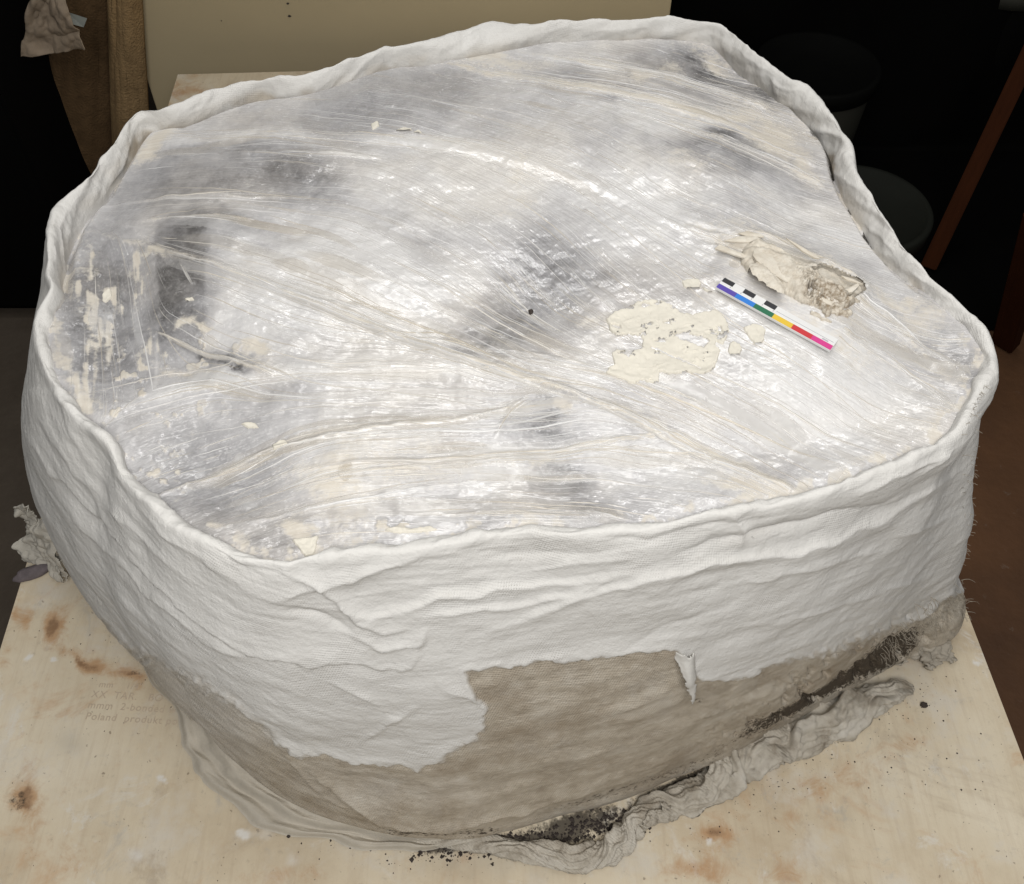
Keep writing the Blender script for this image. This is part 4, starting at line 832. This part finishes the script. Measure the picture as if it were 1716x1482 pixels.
for k, (poly, lab) in enumerate([
    (Z5([(925,190),(980,158),(1080,165),(1115,210),(1090,260),(1020,280),(950,235)]), 'small angular cream flake just left of the purple scale bar end'),
    (Z5([(1380,790),(1420,755),(1480,790),(1503,840),(1470,902),(1410,912),(1368,860)]), 'small rounded cream flake between the big splash and another flake'),
    (Z4([(545,970),(640,935),(720,950),(757,990),(740,1080),(700,1150),(650,1120),(590,1050)]), 'pointed cream flake below the green and yellow patches of the scale bar'),
    (Z5([(1125,245),(1160,258),(1245,300),(1240,318),(1190,300),(1130,262)]), 'thin white sliver pointing at the purple scale bar end'),
    ([(622,208),(634,205),(636,211),(628,216),(624,219)], 'tiny pale crumb on the grey film patch, leftmost of a row'),
    ([(662,220),(676,214),(690,217),(686,222),(672,222)], 'tiny long crumb on the grey film patch, middle of a row'),
    ([(693,221),(702,219),(707,223),(700,226)], 'tiny crumb on the grey film patch, rightmost of a row'),
    ([(402,710),(428,709),(434,718),(416,718)], 'narrow cream flake on the grey lower left film'),
    ([(172,495),(185,482),(188,498),(178,508),(172,506)], 'small pale flake on the grey film at left'),
    ([(310,502),(324,499),(325,504),(314,506)], 'tiny pale flake on the dark film stripe at left'),
    ([(456,748),(466,740),(478,738),(482,744),(470,750),(460,756)], 'glossy white crumb on the lower left film'),
    ([(490,905),(534,900),(526,930),(512,934),(503,922)], 'cream triangular flake against the front rim'),
    ([(645,888),(665,884),(690,887),(720,883),(735,888),(700,893),(660,894)], 'white crumbly streak along the front rim')]):
    flake('plaster_flake', poly, [], .0012, 420+11*k, lab, .0005, 3.0, .0011, GF)
M_DARKBIT = plain('dark_crumb', (.05, .04, .035), .9, .4, 200)
flake('dark_crumb', [(885,522),(889,519),(894,522),(892,527),(887,527)], [], .001, 590, 'tiny black crumb on the white film centre', .0005, 2, .0018, None, None, M_DARKBIT)['category'] = 'crumb'
flake('dark_crumb', [(1283,390),(1292,392),(1296,396),(1286,394)], [], .001, 594, 'tiny dark splinter on the film behind the bone', .0005, 2, .0012, None, None, M_DARKBIT)['category'] = 'crumb'

# ------------------------------------------------------------------ rags, chip and grit on the board
RAG = [(700,1400,5),(800,1413,7),(880,1426,8),(940,1437,9),(1000,1434,9.5),(1040,1409,9.5),(1066,1376,10),(1110,1352,11),(1170,1334,12),(1208,1306,13),(1236,1278,15),(1290,1256,16),(1340,1236,17),(1400,1206,17.5),(1460,1178,16),(1512,1156,10),(1532,1149,3)]
ctrl = np.array([list(P(a, b, .006)[:2])+[r*.00084] for a, b, r in RAG]); path = spline(ctrl, 34)
tg_ = np.gradient(path[:, :2], axis=0); tg_ /= np.linalg.norm(tg_, axis=1, keepdims=True); nrm = np.stack([-tg_[:, 1], tg_[:, 0]], -1)
nph = 72; ph = np.linspace(0, 2*np.pi, nph, endpoint=False); K = len(path); sl = np.linspace(0, 1, K)
PH, SL = np.meshgrid(ph, sl)
tw = PH+SL*9+1.6*(fbm(SL*9, 0*SL, 601, 3)-.5)*4
fold = 1+.20*np.cos(3*tw)+.15*np.cos(5*tw+1.2+SL*10)+.22*np.abs(np.cos(3.5*tw+SL*12))+.22*np.abs(np.sin(6*tw-SL*8))-.2+.34*(fbm(np.cos(PH)*1.6+SL*14+9, np.sin(PH)*1.6+SL*5+9, 603, 3)-.5)+.16*(fbm(np.cos(PH)*3+SL*60+9, np.sin(PH)*3+9, 607, 3)-.5)+.42*(.5-np.abs(2*fbm(SL*34+PH*.25, np.cos(PH+SL*20)*.5+5, 609, 3)-1)*1.8)*.6
fold = fold*(.78+.5*fbm(SL*11, 0*SL+3, 613, 3))
Rr = path[:, 2][:, None]*fold
rz = np.maximum(path[:, 2][:, None]*.80+Rr*1.0*np.sin(PH), .0006+.0*PH)
rv = np.stack([path[:, 0][:, None]+nrm[:, 0][:, None]*Rr*np.cos(PH)*1.12, path[:, 1][:, None]+nrm[:, 1][:, None]*Rr*np.cos(PH)*1.12, rz], -1)
t = NT('soiled_rag'); v = t.coord('Object'); n = t.noise(v, 30, 5, .65)
c = t.ramp(n, [(.3, (.30, .26, .205)), (.5, (.50, .46, .39)), (.8, (.61, .58, .52))]); sxy = t.n('ShaderNodeSeparateXYZ'); t.put(sxy.inputs[0], v)
lowx = t.math('SUBTRACT', 1.0, t.sstep(sxy.outputs[0], .10, .24))
c = t.mix(t.sstep(t.math('ADD', t.math('MULTIPLY', lowx, .12), t.math('MULTIPLY', t.noise(v, 190, 5, .75), .75)), .58, .68), c, (.14, .115, .085))
c = t.mix(t.math('MULTIPLY', t.sstep(t.noise(v, 75, 6, .7), .52, .70), .5), c, (.25, .21, .16))
gv_ = t.n('ShaderNodeTexWave', wave_type='BANDS', bands_direction='DIAGONAL'); t.put(gv_.inputs['Vector'], v); gv_.inputs['Scale'].default_value = 190; gv_.inputs['Distortion'].default_value = 5
M_RAG = t.out(c, .9, .2, t.bump(gv_.outputs['Fac'], .35, .0012, t.bump(t.noise(v, 150, 5, .7), .8, .003)))
tag(link('twisted_rag', meshq('twisted_rag', rv.reshape(-1, 3), grid_faces(nph, K, True)), M_RAG), 'long twisted grey white rag lying along the front right foot of the jacket', 'rag')
RAGO = bpy.data.objects['twisted_rag']
cl = cloth('loose_flap', [W3(1066,1378,.022), W3(1118,1345,.026), W3(1165,1352,.006), W3(1076,1402,.002)], 40, 30, .005, 4, 611, M_RAG, RAGO, .25, zmin=.001)
cl = cloth('loose_flap', [W3(1290,1262,.02), W3(1350,1240,.02), W3(1345,1262,.002), W3(1310,1286,.002)], 36, 26, .006, 4, 631, M_RAG, RAGO, .25, zmin=.001)
cl = cloth('loose_flap', [W3(1215,1300,.02), W3(1240,1290,.024), W3(1236,1322,.002), W3(1204,1336,.002)], 30, 26, .004, 4, 641, M_RAG, RAGO, .25, zmin=.001)
M_TISSUE = plain('dusty_tissue', (.42, .395, .345), .9, .22, 45, .001)
cl = cloth('crumpled_rag', [W3(34,868,.05), W3(80,872,.085), W3(112,978,.006), W3(30,936,.010)], 110, 110, .010, 2.6, 651, M_TISSUE, None, .07)
tag(cl, 'crumpled grey white rag hanging over the left board edge beside the jacket', 'rag')
cloth('curled_corner', [W3(18,848,.085), W3(52,848,.10), W3(66,884,.07), W3(36,872,.05)], 36, 30, .005, 2, 671, M_TISSUE, cl, .2)
cloth('curled_corner', [W3(78,920,.03), W3(106,930,.04), W3(102,992,.003), W3(82,960,.004)], 36, 30, .006, 2, 691, M_TISSUE, cl, .2)
def rock(name, px_, py_, sx, sy, sz, rot, seed, mat, label, cat):
    import bmesh
    bm = bmesh.new(); bmesh.ops.create_icosphere(bm, subdivisions=3, radius=1)
    p = P(px_, py_, 0); r_ = np.random.RandomState(seed); of = r_.rand()*9
    for vv_ in bm.verts:
        d = np.array(vv_.co); k = .75+.6*float(fbm(np.array([d[0]*1.7+of+5]), np.array([d[1]*1.7+d[2]*1.3+of+5]), seed, 3)[0])
        x, y, z_ = d*k; ca, sa = math.cos(rot), math.sin(rot); x, y = x*sx, y*sy
        vv_.co = (p[0]+x*ca-y*sa, p[1]+x*sa+y*ca, max(.0004, sz*.8+z_*sz))
    me = bpy.data.meshes.new(name); bm.to_mesh(me); bm.free(); return tag(link(name, me, mat), label, cat)
rock('stone_chip', 60, 962, .021, .0075, .006, .45, 701, plain('purple_grey_stone', (.13, .11, .115), .8, .5, 120, .001), 'dark purplish stone chip near the left board edge', 'stone chip')
rock('black_pellet', 1547, 1183, .0034, .003, .003, 0, 702, M_DARKBIT, 'round black pellet right of the twisted rag end', 'pellet')
rock('black_pellet', 484, 1402, .0016, .0016, .0012, 0, 703, M_DARKBIT, 'small black pellet in front of the lining sheets', 'pellet')
rs = np.random.RandomState(5); Vg, Fg = [], []
def speck(px_, py_, r):
    p = P(px_, py_, 0); b = len(Vg); j = rs.rand(6)*.7+.6
    for m, d in enumerate([(1,0,0),(0,1,0),(-1,0,0),(0,-1,0),(0,0,.9),(0,0,-.2)]): Vg.append((p[0]+d[0]*r*j[m], p[1]+d[1]*r*j[m], r*.3+d[2]*r*j[m]))
    for m in range(4): Fg.append((b+m, b+(m+1) % 4, b+4)); Fg.append((b+(m+1) % 4, b+m, b+5))
for k in range(1500):
    x = 690+rs.rand()*400; speck(x, 1412-30*ss(880, 1090, x)*1.3+rs.randn()*13, .0003+.0022*rs.rand()**3)
for k in range(420): x = 1130+rs.rand()*150; speck(x, 1318-.45*(x-1130)+rs.randn()*12, .0003+.0022*rs.rand()**3)
for k in range(260): x = 1150+rs.rand()*420; speck(x, 1400-.62*(x-1150)+abs(rs.randn())*46-10, .0002+.0008*rs.rand()**4)
for k in range(150): speck(1560+rs.randn()*90, 1240+rs.randn()*80, .0002+.0010*rs.rand()**4)
for k in range(160): speck(700+rs.randn()*90, 1428+rs.randn()*16, .0002+.0012*rs.rand()**4)
for k in range(120): speck(220+rs.randn()*70, 1080+rs.randn()*60, .0002+.0006*rs.rand()**3)
for k in range(120): speck(rs.rand()*1716, 1200+rs.rand()*280, .0002+.0005*rs.rand()**3)
tag(link('soil_grit', meshq('soil_grit', Vg, Fg), M_DARKBIT, None, False), 'dark soil grit scattered over the board around the jacket foot', None, None, 'stuff')

# ------------------------------------------------------------------ behind the table
def PYp(px_, py_, Y):
    a = (px_-CX)/FPX; b = (CY-py_)/FPX; t_ = Y/(b*sp+cp); return np.array([a*t_, Y, CAM_H+(b*cp-sp)*t_])
M_PANEL = plain('beige_panel_paint', (.47, .39, .245), .7, .10, 3, .0006)
pl, pr = PYp(222, 60, 1.66), PYp(1124, 12, 1.66)
me = box_mesh('beige_panel', pl[0], pr[0], 1.66, 1.676, FLOOR, .80, .002)
tag(link('beige_panel', me, M_PANEL, None, False), 'plain beige sheet panel standing upright behind the work table', 'panel')
for (a, b, r_) in [(482, 6, .0022), (485, 27, .0026), (371, 35, .001)]:
    p = PYp(a, b, 1.659); rr_ = np.random.RandomState(int(a)); V_ = [(p[0]+r_*(.6+.6*rr_.rand())*1.3*math.cos(q*.9), 1.6585, p[2]+r_*(.6+.6*rr_.rand())*math.sin(q*.9)) for q in range(7)]
    soup('dirt_spot', [tuple(range(7))], V_, M_DARKBIT, bpy.data.objects['beige_panel'])
def carpet(name, e1, e2, Y, depth, lab, col, seed):
    nu_, nv_ = 60, 120; u, v_ = np.meshgrid(np.linspace(0, 1, nu_), np.linspace(0, 1, nv_)); z_ = FLOOR+.002+1.25*v_
    def edge(e):
        a, b = PYp(*e[0], Y), PYp(*e[1], Y); return a[0]+(b[0]-a[0])*(z_-a[2])/(b[2]-a[2])
    x = edge(e1)*(1-u)+edge(e2)*u+.006*(fbm(v_*5, 0*v_, seed, 2)-.5); y = Y-depth*np.sin(np.pi*u)**.55+.02*(fbm(u*3, v_*4, seed+2, 3)-.5)
    me = meshq(name, np.stack([x, y, z_], -1).reshape(-1, 3), grid_faces(nu_, nv_))
    o = link(name, me, plain(name+'_pile', col, 1.0, .5, 45, .006, .1)); m = o.modifiers.new('thick', 'SOLIDIFY'); m.thickness = -.008
    return tag(o, lab, 'carpet', 'carpet pieces standing behind the table')
carpet('carpet_roll', ((93, 0), (84, 330)), ((192, 0), (196, 180)), 1.70, .05, 'dark brown carpet roll standing upright left of the beige panel', (.13, .08, .04), 801)
carpet('carpet_strip', ((188, 0), (193, 180)), ((230, 0), (243, 180)), 1.64, .02, 'narrow lighter brown carpet strip against the beige panel edge', (.30, .20, .10), 821)
# hanging cloth with a bent tag
Hc = [PYp(50, -30, 1.42), PYp(100, -30, 1.42), PYp(140, 86, 1.42), PYp(38, 94, 1.42)]
M_HANG = plain('grimy_cloth', (.26, .205, .15), .95, .4, 25, .002)
HANG = cloth('hanging_cloth', [tuple(c) for c in Hc], 60, 80, .010, 2.2, 841, M_HANG, None, .03, .002)
tag(HANG, 'grimy folded cloth hanging at the upper left before the brown carpet', 'cloth')
q = [PYp(112, 20, 1.43), PYp(146, 31, 1.45), PYp(140, 46, 1.45), PYp(118, 40, 1.43)]
o = soup('cloth_tag', [(0, 1, 2, 3)], [tuple(c) for c in q], plain('pale_tag', (.30, .33, .32), .6, .15, 40), HANG)
# black block added to fill the dark at the left
M_BLACK = plain('black_block', (.003, .0028, .0026), .9, .3, 6, 0, .05)  # near-black, shared by the dark block and the sheet added for darkness
c1, c2 = P(8, 545, FLOOR), P(88, 470, FLOOR)
me = box_mesh('block_body', -2.2, float(PYp(78, 330, 1.46)[0]), 1.46, 2.0, FLOOR+.03, .75, .006)
DARK_BLOCK = thing('black_block', 'black cabinet added to fill the dark left of the work table', 'block', (-1.4, 1.3, FLOOR))
link('block_body', me, M_BLACK, DARK_BLOCK, False)
link('block_base', box_mesh('block_base', -2.18, float(PYp(78, 330, 1.46)[0])-.02, 1.49, 1.98, FLOOR, FLOOR+.0295), M_BLACK, DARK_BLOCK, False)
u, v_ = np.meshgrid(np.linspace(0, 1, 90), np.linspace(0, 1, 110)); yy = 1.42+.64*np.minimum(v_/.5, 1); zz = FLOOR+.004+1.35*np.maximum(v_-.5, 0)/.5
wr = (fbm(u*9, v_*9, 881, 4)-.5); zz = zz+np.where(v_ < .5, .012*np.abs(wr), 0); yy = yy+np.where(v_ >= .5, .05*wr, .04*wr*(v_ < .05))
o = link('black_backdrop', meshq('black_backdrop', np.stack([(.30+1.9*u)-.14*(1-u)*(v_ > .2), yy, zz], -1).reshape(-1, 3), grid_faces(90, 110)), M_BLACK)  # near-black sheet added to stand in for darkness at the back right
tag(o, 'black tarpaulin added to darken the floor and space behind the buckets', 'backdrop')
# buckets
def lathe(name, prof, c, mat, parent, n=72):
    a = np.linspace(0, 2*np.pi, n, endpoint=False); V_ = []
    for r, z_ in prof: V_ += [(c[0]+r*math.cos(k), c[1]+r*math.sin(k), z_) for k in a]
    return link(name, meshq(name, V_, grid_faces(n, len(prof), True)), mat, parent)
def bucket(cx, cy, r, ztop, lab, body, lid, group, cat='bucket'):
    c = P(cx, cy, ztop); c = (float(c[0]), float(c[1])); B = thing('lidded_bucket', lab, cat, (c[0], c[1], FLOOR), group)
    lathe('body', [(.001, FLOOR+.001), (r*.82, FLOOR+.001), (r*.84, FLOOR+.006), (r*.95, ztop-.04), (r*.95, ztop-.012)], c, body, B)
    lathe('lid', [(r*.955, ztop-.035), (r*1.02, ztop-.034), (r*1.03, ztop-.004), (r*1.0, ztop), (r*.93, ztop-.001), (r*.91, ztop-.009), (.001, ztop-.009)], c, lid, B)
    return B
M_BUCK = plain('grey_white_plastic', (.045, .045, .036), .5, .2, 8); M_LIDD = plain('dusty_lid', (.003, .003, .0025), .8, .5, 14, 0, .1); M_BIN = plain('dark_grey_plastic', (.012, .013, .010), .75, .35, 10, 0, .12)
GB = 'buckets on the floor behind the jacket'
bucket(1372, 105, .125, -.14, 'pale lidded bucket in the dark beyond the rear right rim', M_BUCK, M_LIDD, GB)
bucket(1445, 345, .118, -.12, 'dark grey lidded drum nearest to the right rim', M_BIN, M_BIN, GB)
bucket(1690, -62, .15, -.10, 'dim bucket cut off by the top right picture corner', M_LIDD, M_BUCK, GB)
M_POST = plain('black_metal', (.008, .008, .008), .6, .3, 20)
def bar(name, A, B, w_, d_, mat, lab=None, cat=None, group=None):
    A, B = Vector(A), Vector(B); me = box_mesh(name, -w_/2, w_/2, -d_/2, d_/2, 0, (B-A).length, .002)
    o = link(name, me, mat, None, False); o.location = A; o.rotation_euler = (B-A).to_track_quat('Z', 'Y').to_euler()
    return tag(o, lab, cat, group)
bar('metal_post', P(1378, 215, FLOOR), PYp(1425, 20, float(P(1378, 215, FLOOR)[1])-.02), .030, .02, M_POST, 'thin black post standing in front of the pale bucket', 'post')
M_TIMB = plain('red_brown_timber', (.045, .013, .004), .8, .35, 18, .001, .1, (6, 6, 1))
GT = 'red brown timbers leaning at the right'
def leanbar(p0, p1, z1, w_, d_, lab): bar('leaning_timber', P(p0[0], p0[1], FLOOR+.012), P(p1[0], p1[1], z1), w_, d_, M_TIMB, lab, 'timber', GT)
leanbar((1556, 448), (1740, 60), -.05, .034, .022, 'slim red brown timber leaning behind the dark drum')
leanbar((1685, 575), (1745, 360), -.05, .046, .03, 'thick red brown timber leaning at the right picture edge')
